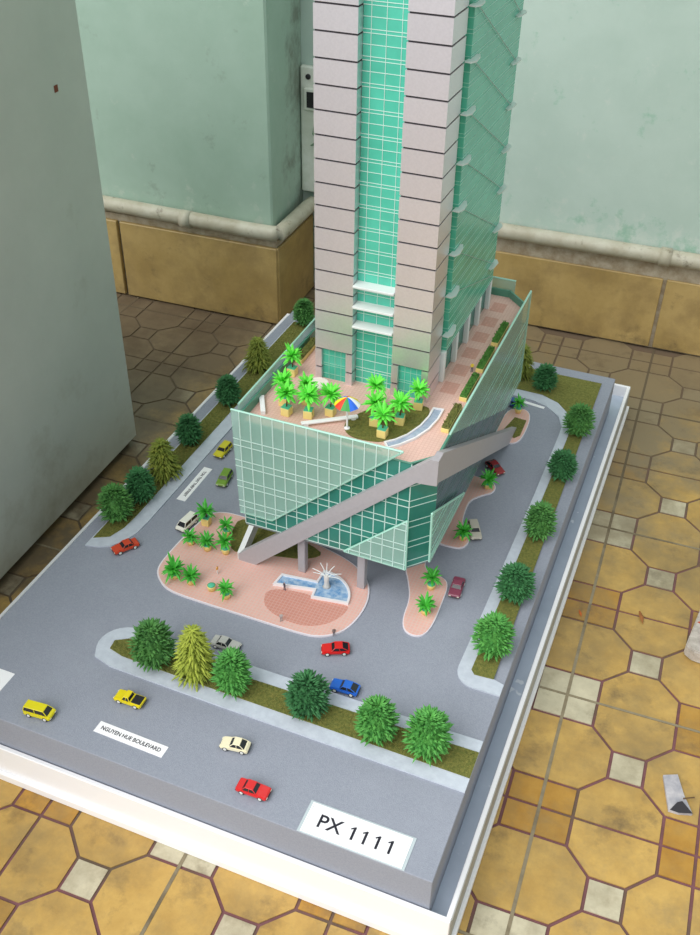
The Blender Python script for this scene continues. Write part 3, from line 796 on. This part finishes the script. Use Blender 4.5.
def palm_mesh(seed, n, l, h, spread=1.0):
    rd = random.Random(seed); bm = bmesh.new()
    for i in range(n):
        a = i * 2.39996 + rd.uniform(-.3, .3); t = i / n
        frond(bm, a, l * rd.uniform(.75, 1.05) * (1 - .35 * t), l * (0.15 + 1.0 * t) * rd.uniform(.8, 1.2), l * rd.uniform(.45, .75) * (1 - .5 * t) * spread, l * .115, h + rd.uniform(-.0015, .0015))
    me = bpy.data.meshes.new('fronds'); bm.to_mesh(me); bm.free(); return me
def potted(x, y, z, pot, h, l, n, leafm, lab, grp, seed, zs=.012, name='potted_palm', cat='potted plant', leaves=True):
    e = tag(board(empty(name), x, y, z, random.uniform(-.2, .2) if pot == 'square' else random.uniform(0, 6)), lab, cat, grp)
    if pot == 'square':
        bm = bmesh.new(); s = .0062
        box(bm, -s, s, -s, s, 0, zs, .0006)
        pm_ = mesh_obj('pot', bm, M_pot, e)
        mesh_obj('soil', bx(-s + .0004, s - .0004, -s + .0004, s - .0004, zs, zs + .0008), M_soil, e)
    else:
        bm = bmesh.new(); s = .0066
        lathe(bm, [(s * .78, 0), (s, zs * .75), (s * 1.02, zs * .95), (s * .95, zs)], 14); mesh_obj('pot', bm, M_pot, e, True)
        bm = bmesh.new(); lathe(bm, [(s * .92, zs), (s * .6, zs + .0012), (s * .1, zs + .0016)], 12); mesh_obj('soil', bm, M_soil, e, True)
    if leaves:
        bm = bmesh.new(); tube(bm, [(0, 0, zs), (.0008, .0004, zs + (h - zs) * .5), (0, 0, h)], [.0011, .0009, .0008], 6); mesh_obj('stem', bm, M_trunk, e)
        me = palm_mesh(seed, n, l, h); me.materials.append(leafm); inst('fronds', me, e)
    return e
GP, GD = 'potted palms on the plaza', 'potted palms on the roof deck'
PLZ = [(-0.586, -0.190, 'square', .026, .021, 18, 'palm in a square yellow pot beside the small white car', .014),
       (-0.586, -0.240, 'round', .014, .017, 18, 'low palm in a round yellow pot at the plaza edge nearest the small white car', .008),
       (-0.556, -0.242, 'round', .018, .018, 18, 'palm in a round yellow pot second from the plaza edge', .010),
       (-0.545, -0.200, 'round', .020, .017, 16, 'palm in a round pot on the plaza beside the turf patch', .010),
       (-0.527, -0.238, 'round', .024, .019, 18, 'palm in a round pot next to the foot of the slanting beam', .010),
       (-0.571, -0.314, 'round', .016, .022, 22, 'bushy palm in a round yellow pot at the rounded plaza corner', .008),
       (-0.543, -0.316, 'round', .016, .019, 18, 'bushy palm in a yellow pot, second from the rounded plaza corner', .010),
       (-0.482, -0.322, 'round', .018, .017, 16, 'palm in a teal topped pot near the white plaza kerb', .009)]
for i, (x, y, pt, h, l, n, lab, zs) in enumerate(PLZ): potted(x, y, PT, pt, h, l, n + 12, M_palm, lab, GP, 50 + i, zs)
potted(-0.509, -0.316, PT, 'round', 0, 0, 0, M_palm, 'round yellow pot with teal soil and no plant on the plaza', GP, 1, .009, 'empty_pot', 'plant pot', False)
for i, (x, y, h, l, lab) in enumerate([(-0.216, -0.189, .022, .019, 'palm in a round pot on the driveway island nearest the building corner'), (-0.208, -0.240, .016, .020, 'palm in a round pot on the tip of the driveway island'),
        (-0.205, -0.066, .016, .020, 'palm in a round pot in the side pavement bay beside the beige car'), (-0.205, 0.073, .018, .021, 'palm in a round pot in the side pavement bay beside the dark red car'),
        (-0.214, 0.311, .020, .017, 'palm in a round pot where the beam comes down behind')]):
    potted(x, y, PT, 'round', h, l, 30, M_palm, lab, GP, 70 + i, .009)
DK = [(-0.435, -0.203, .031, .020, 'roof deck palm in a square yellow pot beside the short white bench'),
      (-0.449, -0.182, .034, .019, 'roof deck palm behind the pot beside the short white bench'),
      (-0.405, -0.197, .031, .020, 'roof deck palm in a square pot behind the long white bench end'),
      (-0.421, -0.167, .028, .017, 'roof deck palm standing close to the round white table'),
      (-0.380, -0.180, .029, .020, 'roof deck palm between the striped parasol and the round table'),
      (-0.316, -0.180, .031, .019, 'roof deck palm on the turf beside the striped parasol'),
      (-0.297, -0.201, .031, .019, 'roof deck palm nearest the front edge on the turf'),
      (-0.330, -0.140, .031, .018, 'roof deck palm at the back of the turf by the tower entrance'),
      (-0.286, -0.164, .029, .019, 'roof deck palm in the middle of the turf'),
      (-0.275, -0.120, .026, .018, 'roof deck palm in a square pot at the tower corner'),
      (-0.4700, -0.108, .028, .018, 'roof deck palm by the left glass parapet in front of the long planter')]
for i, (x, y, h, l, lab) in enumerate(DK):
    zb = PD + (0.0013 if i in (5, 6, 7, 8, 9) else 0.0)
    potted(x, y, zb, 'square', h + .003, l * 1.1, 44, M_neon, lab, GD, 90 + i, .0125)

# ================================================================= ROOF DECK FURNITURE
M_hedge = mat('clipped hedge', rgb(92, 150, 62), 0.9, col2=rgb(70, 116, 46), scale=220, bump=1.0, bscale=500)
M_hedge2 = mat('dry hedge', rgb(126, 128, 62), 0.9, col2=rgb(98, 104, 50), scale=220, bump=1.0, bscale=500)
dl = tag(board(empty('roof_lawn')), 'olive turf bed on the roof deck around the square pots', 'lawn')
turf_top(chaikin([(-0.356, -0.196), (-0.348, -0.165), (-0.324, -0.133), (-0.277, -0.112), (-0.258, -0.111), (-0.256, -0.150), (-0.268, -0.183), (-0.288, -0.208), (-0.302, -0.217), (-0.338, -0.219)], 2), PD, PD + 0.0012, dl)
dl2 = tag(board(empty('roof_lawn')), 'narrow strip of turf along the front edge of the roof deck below the bench', 'lawn')
turf_top([(-0.385, -0.226), (-0.375, -0.2215), (-0.330, -0.222), (-0.302, -0.225), (-0.285, -0.231), (-0.33, -0.2325), (-0.36, -0.231)], PD, PD + 0.001, dl2)
# curved basin
rp = tag(board(empty('curved_basin')), 'white edged curved water basin on the roof deck beside the turf', 'pool')
A = [(-0.256, -0.112), (-0.2555, -0.135), (-0.259, -0.160), (-0.268, -0.186), (-0.279, -0.203), (-0.290, -0.214)]
Bp = [(-0.281, -0.226), (-0.268, -0.212), (-0.254, -0.190), (-0.244, -0.163), (-0.240, -0.135), (-0.2405, -0.110)]
ring = A + Bp
ri = inset(ring, 0.0024); n = len(ring); bm = bmesh.new(); zt = PD + 0.0036
rows_ = [[bm.verts.new((x, y, z)) for x, y in pp] for pp, z in ((ring, PD), (ring, zt), (ri, zt), (ri, PD))]
for r in range(4):
    for i in range(n): bm.faces.new((rows_[r][i], rows_[r][(i + 1) % n], rows_[(r + 1) % 4][(i + 1) % n], rows_[(r + 1) % 4][i]))
mesh_obj('rim', bm, M_pool, rp)
mesh_obj('water', prism(ri, PD, PD + 0.0016), mat('basin water', rgb(150, 166, 188), .15, col2=rgb(176, 188, 204), scale=150), rp)
# planters
def planter(x0, x1, y0, y1, lab, m):
    e = tag(board(empty('trough_planter'), (x0 + x1) / 2, (y0 + y1) / 2, PD), lab, 'planter', 'trough planters on the roof deck')
    a, b = (x1 - x0) / 2, (y1 - y0) / 2
    mesh_obj('trough', bx(-a, a, -b, b, 0, .0065, .0005), M_pot, e)
    bm = bmesh.new(); rd = random.Random(int(y0 * 1000))
    box(bm, -a + .0005, a - .0005, -b + .0005, b - .0005, .0065, .0095, .0006)
    for _ in range(int(b * 2600)):
        p = Vector((rd.uniform(-a, a) * .85, rd.uniform(-b, b) * .97, .0088)); tuft(bm, p, Vector((rd.uniform(-1, 1), rd.uniform(-1, 1), 1.2)), .0042, .0011, 0)
    mesh_obj('hedge', bm, m, e)
for i, (y0, y1, lab, m) in enumerate([(-0.160, -0.098, 'yellow trough planter nearest the curved basin with dry olive hedge', M_hedge2), (-0.078, -0.012, 'yellow trough planter with green hedge beside the person in yellow', M_hedge),
        (0.004, 0.070, 'yellow trough planter with green hedge in the middle of the long deck side', M_hedge), (0.086, 0.152, 'yellow trough planter with green hedge nearest the back parapet', M_hedge)]):
    planter(-0.2295, -0.2185, y0, y1, lab, m)
planter(-0.4815, -0.4695, -0.076, -0.012, 'yellow trough planter with dry hedge along the left glass parapet', M_hedge2)
# benches
M_bench = mat('white bench', rgb(246, 245, 246), 0.5)
def bench(x, y, l, rz, lab):
    e = tag(board(empty('roof_bench'), x, y, PD, rz), lab, 'bench', 'white benches on the roof deck')
    mesh_obj('seat_slab', bx(-l / 2, l / 2, -.0034, .0034, .0036, .0062, .0004), M_bench, e)
    for s in (-1, 1): mesh_obj('support', bx(s * l * .42 - .003, s * l * .42 + .003, -.003, .003, 0, .0036), M_bench, e)
bench(-0.3735, -0.1985, 0.078, math.radians(36), 'long white bench beside the striped parasol')
bench(-0.4735, -0.199, 0.040, math.radians(-61), 'short white bench near the front left deck corner')
# striped parasol
um = tag(board(empty('striped_parasol'), -0.3465, -0.203, PD + 0.0013), 'small parasol with yellow, red, green and blue segments on the roof deck', 'parasol')
bm = bmesh.new(); tube(bm, [(0, 0, 0), (0, 0, .047)], .0014, 8); mesh_obj('pole', bm, M_bench, um)
bm = bmesh.new(); lathe(bm, [(.004, 0), (.004, .0012), (.0016, .002)], 12); mesh_obj('foot', bm, M_bench, um)
gore_cols = [('blue', (44, 110, 226)), ('white', (236, 240, 244)), ('yellow', (248, 226, 40)), ('red', (232, 66, 40)), ('green', (70, 160, 80))]
gm = {k: mat('parasol ' + k, rgb(*c), .6) for k, c in gore_cols}
seq = ['yellow', 'red', 'green', 'blue', 'white', 'yellow', 'red', 'blue']
for k in range(8):
    a0 = math.radians(168 + k * 45) - ANG; bm = bmesh.new(); R_ = .0172; prev = None
    for q in range(6):
        t = q / 5; rr = R_ * t; zz = .0495 - .0115 * t ** 1.6
        L_ = [bm.verts.new((rr * math.cos(a0 + f * math.radians(45)), rr * math.sin(a0 + f * math.radians(45)), zz + (.0008 * math.sin(f * math.pi) * t))) for f in (0, .5, 1)] if q else [bm.verts.new((0, 0, zz))]
        if prev:
            if len(prev) == 1:
                bm.faces.new((prev[0], L_[0], L_[1])); bm.faces.new((prev[0], L_[1], L_[2]))
            else:
                for f in range(2): bm.faces.new((prev[f], L_[f], L_[f + 1], prev[f + 1]))
        prev = L_
    mesh_obj('canopy_segment', bm, gm[seq[k]], um)
# round table
rt = tag(board(empty('round_table'), -0.421, -0.128, PD), 'round off white table in front of the left tower pillar', 'table')
bm = bmesh.new(); lathe(bm, [(.0150, .0085), (.0152, .0095), (.0148, .0105)], 28); mesh_obj('table_top', bm, mat('ivory', rgb(244, 232, 222), .6), rt)
bm = bmesh.new(); lathe(bm, [(.006, 0), (.0012, .001), (.0012, .0085)], 10); mesh_obj('leg', bm, M_bench, rt)

# ================================================================= CARS
M_cwin = mat('car window', rgb(34, 36, 42), 0.2)
M_tyre = mat('tyre', rgb(40, 40, 42), 0.7)
M_hub = mat('pale hub', rgb(220, 220, 214), 0.4)
M_lamp = mat('head lamp', rgb(236, 232, 214), .3)
M_bump = mat('bumper trim', rgb(70, 70, 74), .6)
def loft(bm, lo, hi):
    a = [bm.verts.new(p) for p in lo]; b = [bm.verts.new(p) for p in hi]; n = len(lo)
    for i in range(n): bm.faces.new((a[i], a[(i + 1) % n], b[(i + 1) % n], b[i]))
    bm.faces.new(b); bm.faces.new(a[::-1])
KIND = {  # length, width, body profile (x,z) from rear to front, cabin belt (x rear, x front), roof (x rear, x front), roof z
    'sedan': (.044, .0195, [(-.022, .0035), (-.022, .0088), (-.0205, .0096), (.010, .0100), (.0205, .0088), (.022, .0075), (.022, .0035)], (-.0135, .0075), (-.0085, .0020), .0150),
    'hatch': (.042, .0195, [(-.021, .0035), (-.021, .0092), (-.0195, .0098), (.008, .0100), (.019, .0086), (.021, .0070), (.021, .0035)], (-.0198, .0065), (-.0100, .0010), .0152),
    'beetle': (.040, .0185, [(-.020, .0035), (-.0198, .0075), (-.017, .0098), (.008, .0104), (.017, .0088), (.020, .0065), (.020, .0035)], (-.0150, .0070), (-.0080, .0010), .0156),
    'estate': (.043, .0195, [(-.0215, .0035), (-.0215, .0100), (-.0205, .0106), (.010, .0104), (.020, .0092), (.0215, .0075), (.0215, .0035)], (-.0210, .0085), (-.0190, .0030), .0162),
    'van': (.042, .0190, [(-.021, .0035), (-.021, .0110), (-.0205, .0114), (.0145, .0112), (.0198, .0096), (.021, .0080), (.021, .0035)], (-.0208, .0165), (-.0195, .0105), .0178),
    'pickup': (.044, .0190, [(-.022, .0035), (-.022, .0092), (-.021, .0098), (.010, .0100), (.020, .0090), (.022, .0072), (.022, .0035)], (-.0040, .0090), (-.0015, .0050), .0160)}
def car(x, y, deg, kind, colname, col, lab, z=Z0):
    L_, Wd, prof, belt, roof, rz = KIND[kind]; hw = Wd / 2
    e = tag(board(empty('model_car'), x, y, z, math.radians(deg)), lab, 'car', 'model cars on the roads'); e.scale = (.91, .91, .91)
    m = mat('car paint ' + colname, rgb(*col), 0.3)
    bm = prism_y(prof, -hw, hw)
    bmesh.ops.recalc_face_normals(bm, faces=bm.faces)
    es = [e_ for e_ in bm.edges if abs(abs(e_.verts[0].co.y) - hw) < 1e-5 and abs(e_.verts[0].co.y - e_.verts[1].co.y) < 1e-5 and e_.is_manifold and len({round(f.normal.y, 1) for f in e_.link_faces}) > 1]
    bmesh.ops.bevel(bm, geom=es, offset=.0013, segments=2, affect='EDGES')
    mesh_obj('body', bm, m, e)
    bz_ = max(p[1] for p in prof) - .0006; ins = .0012; ri_ = .0032
    lo = [(belt[0], -hw + ins, bz_), (belt[1], -hw + ins, bz_), (belt[1], hw - ins, bz_), (belt[0], hw - ins, bz_)]
    hi = [(roof[0], -hw + ri_, rz - .0008), (roof[1], -hw + ri_, rz - .0008), (roof[1], hw - ri_, rz - .0008), (roof[0], hw - ri_, rz - .0008)]
    bm = bmesh.new(); loft(bm, lo, hi); gl = mesh_obj('windows', bm, M_cwin, e)
    bm = bmesh.new(); box(bm, roof[0] - .0006, roof[1] + .0006, -hw + ri_ - .0006, hw - ri_ + .0006, rz - .0014, rz, .0004); mesh_obj('roof', bm, m, e)
    bm = bmesh.new()
    for i in range(4): tube(bm, [lo[i], hi[i]], .0006, 5)
    for s in (-1, 1):
        xm_b = (belt[0] + belt[1]) / 2; xm_r = (roof[0] + roof[1]) / 2
        tube(bm, [(xm_b, s * (hw - ins), bz_), (xm_r, s * (hw - ri_), rz - .0008)], .0005, 5)
    mesh_obj('roof_pillars', bm, m, e)
    for sx in (-1, 1):
        for sy in (-1, 1):
            bm = bmesh.new(); lathe(bm, [(.0036, -.0012), (.0040, -.0007), (.0040, .0007), (.0036, .0012)], 14)
            for v in bm.verts: v.co = Vector((v.co.x + sx * L_ * .30, v.co.z + sy * (hw - .0010), v.co.y + .0040))
            w_ = mesh_obj('wheel', bm, M_tyre, e)
            bm = bmesh.new(); lathe(bm, [(.0026, 0), (.0018, .0006)], 10)
            for v in bm.verts: v.co = Vector((v.co.x + sx * L_ * .30, sy * (hw + .0002 + v.co.z), v.co.y + .0040))
            mesh_obj('hub_cap', bm, M_hub, w_)
    for sx in (-1, 1): mesh_obj('bumper', bx(sx * L_ / 2 - .0007, sx * L_ / 2 + .0007, -hw * .92, hw * .92, .0040, .0056, .0003), M_bump, e)
    for sy in (-1, 1): mesh_obj('head_lamp', bx(L_ / 2 - .0004, L_ / 2 + .0005, sy * hw * .68 - .0016, sy * hw * .68 + .0016, .0058, .0072), M_lamp, e)
    if kind == 'pickup':
        mesh_obj('load_bed', bx(-.0205, -.0060, -hw + .0018, hw - .0018, .0094, .0106, .0003), M_dark, e)
    return e
car(-0.603, -0.598, 5, 'van', 'lemon', (226, 214, 30), 'yellow minivan with dark side windows near the white tray front')
car(-0.509, -0.536, 181, 'pickup', 'yellow', (230, 212, 24), 'yellow pickup with a black load bed beyond the boulevard name strip')
car(-0.351, -0.5475, 188, 'beetle', 'cream', (240, 232, 198), 'cream car on the boulevard lane beside the median')
car(-0.302, -0.596, 1, 'sedan', 'red', (216, 44, 44), 'red saloon car on the boulevard near the licence number plate')
car(-0.298, -0.354, 205, 'hatch', 'scarlet', (214, 30, 28), 'red hatchback by the curved kerb of the entrance plaza')
car(-0.261, -0.411, 182, 'hatch', 'blue', (34, 108, 214), 'bright blue hatchback beside the median strip')
car(-0.4395, -0.404, 0, 'sedan', 'silver', (190, 190, 184), 'silver grey saloon car behind the yellow green conifer')
car(-0.673, -0.2865, 236, 'sedan', 'orange', (206, 74, 46), 'orange red saloon car against the verge kerb end')
car(-0.6135, -0.203, 262, 'van', 'white', (236, 234, 222), 'small white van at the plaza edge beside a square pot')
car(-0.613, -0.079, 278, 'estate', 'leaf green', (112, 150, 36), 'green estate car below the yellow one beside the podium')
car(-0.652, -0.010, 268, 'estate', 'mustard', (206, 196, 30), 'mustard yellow estate car at the verge beside the podium')
car(-0.181, -0.175, 274, 'sedan', 'maroon', (138, 66, 88), 'maroon saloon car on the driveway beside the pink island')
car(-0.193, -0.043, 296, 'estate', 'beige', (196, 190, 176), 'beige grey estate car beside the first pavement bay palm')
car(-0.207, 0.128, 318, 'hatch', 'dark red', (150, 34, 40), 'dark red car half under the glass screen by the second bay')
car(-0.232, 0.334, 165, 'sedan', 'navy', (46, 84, 160), 'dark blue car behind the beam footing at the back road')

# ================================================================= PEOPLE (tiny model figures)
def person(x, y, z, rz, top, legs, lab, h=.016):
    e = tag(board(empty('person'), x, y, z, rz), lab, 'person', 'tiny figures on the model')
    s = h / 1.7
    J = [(0, 0, .92), (0, 0, 1.15), (0, 0, 1.40), (0, 0, 1.50), (0, .01, 1.62),
         (.10, 0, .88), (.11, .03, .48), (.11, 0, .07), (.11, .12, .03), (-.10, 0, .88), (-.11, -.05, .48), (-.12, -.09, .07), (-.12, .03, .03),
         (.19, 0, 1.38), (.26, 0, 1.12), (.25, .10, .88), (-.19, 0, 1.38), (-.26, 0, 1.12), (-.25, .06, .86)]
    E_ = [(0, 1), (1, 2), (2, 3), (3, 4), (0, 5), (5, 6), (6, 7), (7, 8), (0, 9), (9, 10), (10, 11), (11, 12), (2, 13), (13, 14), (14, 15), (2, 16), (16, 17), (17, 18)]
    Rr = [.15, .145, .15, .06, .11, .10, .075, .055, .045, .10, .075, .055, .045, .075, .055, .04, .075, .055, .04]
    me = bpy.data.meshes.new('figure'); me.from_pydata([tuple(c * s for c in p) for p in J], E_, [])
    o = bpy.data.objects.new('figure', me); COL.objects.link(o); o.parent = e
    md = o.modifiers.new('skin', 'SKIN'); ss = o.modifiers.new('sub', 'SUBSURF'); ss.levels = 1; ss.render_levels = 1
    for v, r in zip(me.skin_vertices[0].data, Rr): v.radius = (r * s, r * s)
    me.skin_vertices[0].data[0].use_root = True
    m = bpy.data.materials.new('figure paint'); m.use_nodes = True; nt = m.node_tree; p = nt.nodes['Principled BSDF']
    tc = nt.nodes.new('ShaderNodeTexCoord'); sp_ = nt.nodes.new('ShaderNodeSeparateXYZ'); nt.links.new(tc.outputs['Object'], sp_.inputs[0])
    mr = nt.nodes.new('ShaderNodeMapRange'); mr.inputs['From Max'].default_value = 1.75 * s; nt.links.new(sp_.outputs[2], mr.inputs['Value'])
    cr = nt.nodes.new('ShaderNodeValToRGB'); cr.color_ramp.interpolation = 'CONSTANT'
    cr.color_ramp.elements[0].color = rgb(*legs); cr.color_ramp.elements[1].position = .53; cr.color_ramp.elements[1].color = rgb(*top)
    k = cr.color_ramp.elements.new(.855); k.color = rgb(206, 160, 130); k = cr.color_ramp.elements.new(.95); k.color = rgb(40, 32, 28)
    nt.links.new(mr.outputs[0], cr.inputs['Fac']); nt.links.new(cr.outputs['Color'], p.inputs['Base Color']); me.materials.append(m)
    return e
person(-0.411, -0.276, PT + 0.0003, 2.6, (70, 70, 84), (50, 54, 80), 'tiny figure in dark clothes standing at the pool channel')
person(-0.389, -0.334, PT, 0.5, (190, 184, 180), (150, 146, 146), 'tiny figure in pale grey near the plaza front kerb')
person(-0.517, -0.283, PT, 1.5, (240, 180, 90), (234, 230, 226), 'tiny figure in orange and white among the plaza palms')
person(-0.310, -0.331, PT, 3.6, (120, 104, 100), (84, 80, 88), 'tiny figure at the plaza kerb above the red hatchback')
person(-0.2345, 0.002, PD, 0.2, (230, 206, 60), (84, 84, 110), 'tiny figure in a yellow top on the roof deck')
person(-0.4555, -0.052, PD, 1.2, (60, 60, 66), (50, 46, 52), 'tiny figure in black beside the left tower pillar')

# ================================================================= SIGNS ON THE BASE
M_sign = mat('sign card', rgb(250, 250, 252), 0.4)
M_ink = mat('black ink', rgb(28, 26, 40), .6)
M_frame = mat('thin sign line', rgb(150, 156, 160), .5)
M_clear = mat('clear border', rgb(190, 202, 206), .25)
def text_part(name, txt, size, parent, m, z, rz=0.0, shear=0.0, bold=0.0, xs=1.0, loc=(0, 0)):
    cu = bpy.data.curves.new(name, 'FONT'); cu.body = txt; cu.size = size; cu.align_x = 'CENTER'; cu.align_y = 'CENTER'; cu.shear = shear; cu.offset = bold; cu.extrude = 0.00008
    t = bpy.data.objects.new(name, cu); COL.objects.link(t)
    bpy.context.view_layer.update()
    me = bpy.data.meshes.new_from_object(t.evaluated_get(bpy.context.evaluated_depsgraph_get()))
    bpy.data.objects.remove(t, do_unlink=True)
    me.materials.clear(); me.materials.append(m)
    o = inst(name, me, parent, (loc[0], loc[1], z), (0, 0, rz), (xs, 1, 1)); return o
sg = tag(board(empty('number_sign'), -0.1685, -0.6015, Z0), 'white sign card reading PX 1111 at the front corner of the base', 'sign')
mesh_obj('clear_border', bx(-.0655, .0655, -.0215, .0220, 0, .0007), M_clear, sg)
mesh_obj('card', bx(-.0620, .0620, -.0200, .0200, .0007, .0013), M_sign, sg)
for a in ((-.0600, .0600, .0181, .0184), (-.0600, .0600, -.0184, -.0181), (-.0600, -.0597, -.0184, .0184), (.0597, .0600, -.0184, .0184)):
    mesh_obj('border_line', bx(*a, .0013, .00136), M_frame, sg)
text_part('letters', 'PX', .0245, sg, M_ink, .0014, bold=.0003, xs=1.0, loc=(-.033, -.0010))
for xx in (-.0040, .0105, .0260, .0415):
    one = [(-.0012, -.0085), (.0018, -.0085), (.0018, .0088), (.0002, .0088), (-.0044, .0056), (-.0036, .0040), (-.0012, .0056)]
    mesh_obj('digit_one', prism([(xx + a_, b_ - .0008) for a_, b_ in one], .00132, .00146), M_ink, sg)
sg = tag(board(empty('street_name_strip'), -0.477, -0.5865, Z0, math.radians(-1.2)), 'white strip reading NGUYEN HUE BOULEVARD on the front road', 'street sign')
mesh_obj('card', bx(-.0495, .0495, -.0085, .0085, 0, .0006), M_sign, sg)
text_part('lettering', 'NGUYEN HUE BOULEVARD', .0080, sg, M_ink, .0007, bold=.00014, xs=.88)
sg = tag(board(empty('street_name_strip'), -0.655, -0.1045, Z0), 'white strip with a street name lying on the side road by the verge', 'street sign')
mesh_obj('card', bx(-.0078, .0078, -.0465, .0465, 0, .0006), M_sign, sg)
text_part('lettering', 'TON THAT THIEP STREET', .0072, sg, M_ink, .0007, rz=-math.pi / 2, bold=.00014, xs=.86)
sg = tag(board(empty('street_name_strip'), -0.203, 0.3520, Z0, math.radians(-8)), 'narrow blank white strip on the kerb of the back road', 'street sign')
mesh_obj('card', bx(-.030, .030, -.0035, .0035, 0, .0006), M_sign, sg)
sg = tag(board(empty('white_card'), -0.712, -0.5715, Z0), 'plain white card lying at the left edge of the front road', 'card')
mesh_obj('card', bx(-.038, .038, -.016, .016, 0, .0006), M_sign, sg)

# ================================================================= LITTER ON THE FLOOR
M_conc = mat('rough concrete', rgb(190, 182, 172), 0.95, col2=rgb(160, 152, 142), scale=60, bump=1.0, bscale=120)
cbk = tag(empty('concrete_piece', (0.203, -0.010, 0)), 'broken pale concrete slab lying on the floor tiles', 'concrete piece')
bm = prism([(-.052, -.048), (-.040, -.058), (.05, -.070), (.07, .03), (.03, .055), (-.036, .050)], 0, .022)
bmesh.ops.bevel(bm, geom=list(bm.edges), offset=.0022, segments=2, affect='EDGES'); mesh_obj('slab', bm, M_conc, cbk)
bm = prism([(-.010, -.002), (.002, .006), (.012, -.001), (.001, -.007)], .0221, .0227)
for v in bm.verts: v.co += Vector((-.030, .008, 0))
mesh_obj('red_flake', bm, mat('red flake', rgb(176, 70, 44), .8), cbk)
bm = bmesh.new()
gx = [(-.020, .035), (.004, .042), (.014, .006), (.026, -.030), (.004, -.034), (-.012, -.032)]
top_ = [bm.verts.new((x, y, .0015 + .004 * abs(math.sin(40 * y)))) for x, y in gx]; bot_ = [bm.verts.new((x, y, .0)) for x, y in gx]
bm.faces.new(top_); bm.faces.new(bot_[::-1])
for i in range(6): bm.faces.new((bot_[i], bot_[(i + 1) % 6], top_[(i + 1) % 6], top_[i]))
ps = tag(mesh_obj('paper_scrap', bm, mat('scrap paper', rgb(190, 186, 188), .8, col2=rgb(150, 150, 158), scale=40)), 'crumpled grey scrap of paper with a dark burnt end on the tiles', 'scrap')
ps.location = (0.166, -0.321, 0); ps.scale = (.8, .8, .8); ps.rotation_euler = (0, 0, .12)
bm = prism([(.002, -.014), (.010, -.010), (.026, -.030), (.004, -.034), (-.010, -.0315)], .0056, .0060)
mesh_obj('dark_end', bm, mat('charred', rgb(52, 50, 54), .9), ps)
bm = bmesh.new(); tube(bm, [(.012, -.004, .005), (.030, .002, .006)], .0012, 5); mesh_obj('twig', bm, M_trunk, ps)
bm = bmesh.new(); tuft(bm, Vector((0, 0, .001)), Vector((.3, -1, 0.05)), .030, .0035, 0); 
lf = tag(mesh_obj('dry_leaf', bm, mat('dry leaf', rgb(150, 96, 50), .8)), 'curled brown dry leaf on the tiles beside the concrete piece', 'leaf'); lf.location = (0.077, 0.010, 0)

bm = bmesh.new(); tuft(bm, Vector((0, 0, .0006)), Vector((.4, -1, 0.04)), .016, .0022, 0)
lf = tag(mesh_obj('leaf_fragment', bm, mat('orange leaf', rgb(186, 98, 44), .8)), 'tiny orange leaf fragment on an ochre tile close to the tray', 'leaf'); lf.location = (-0.014, -0.022, 0)
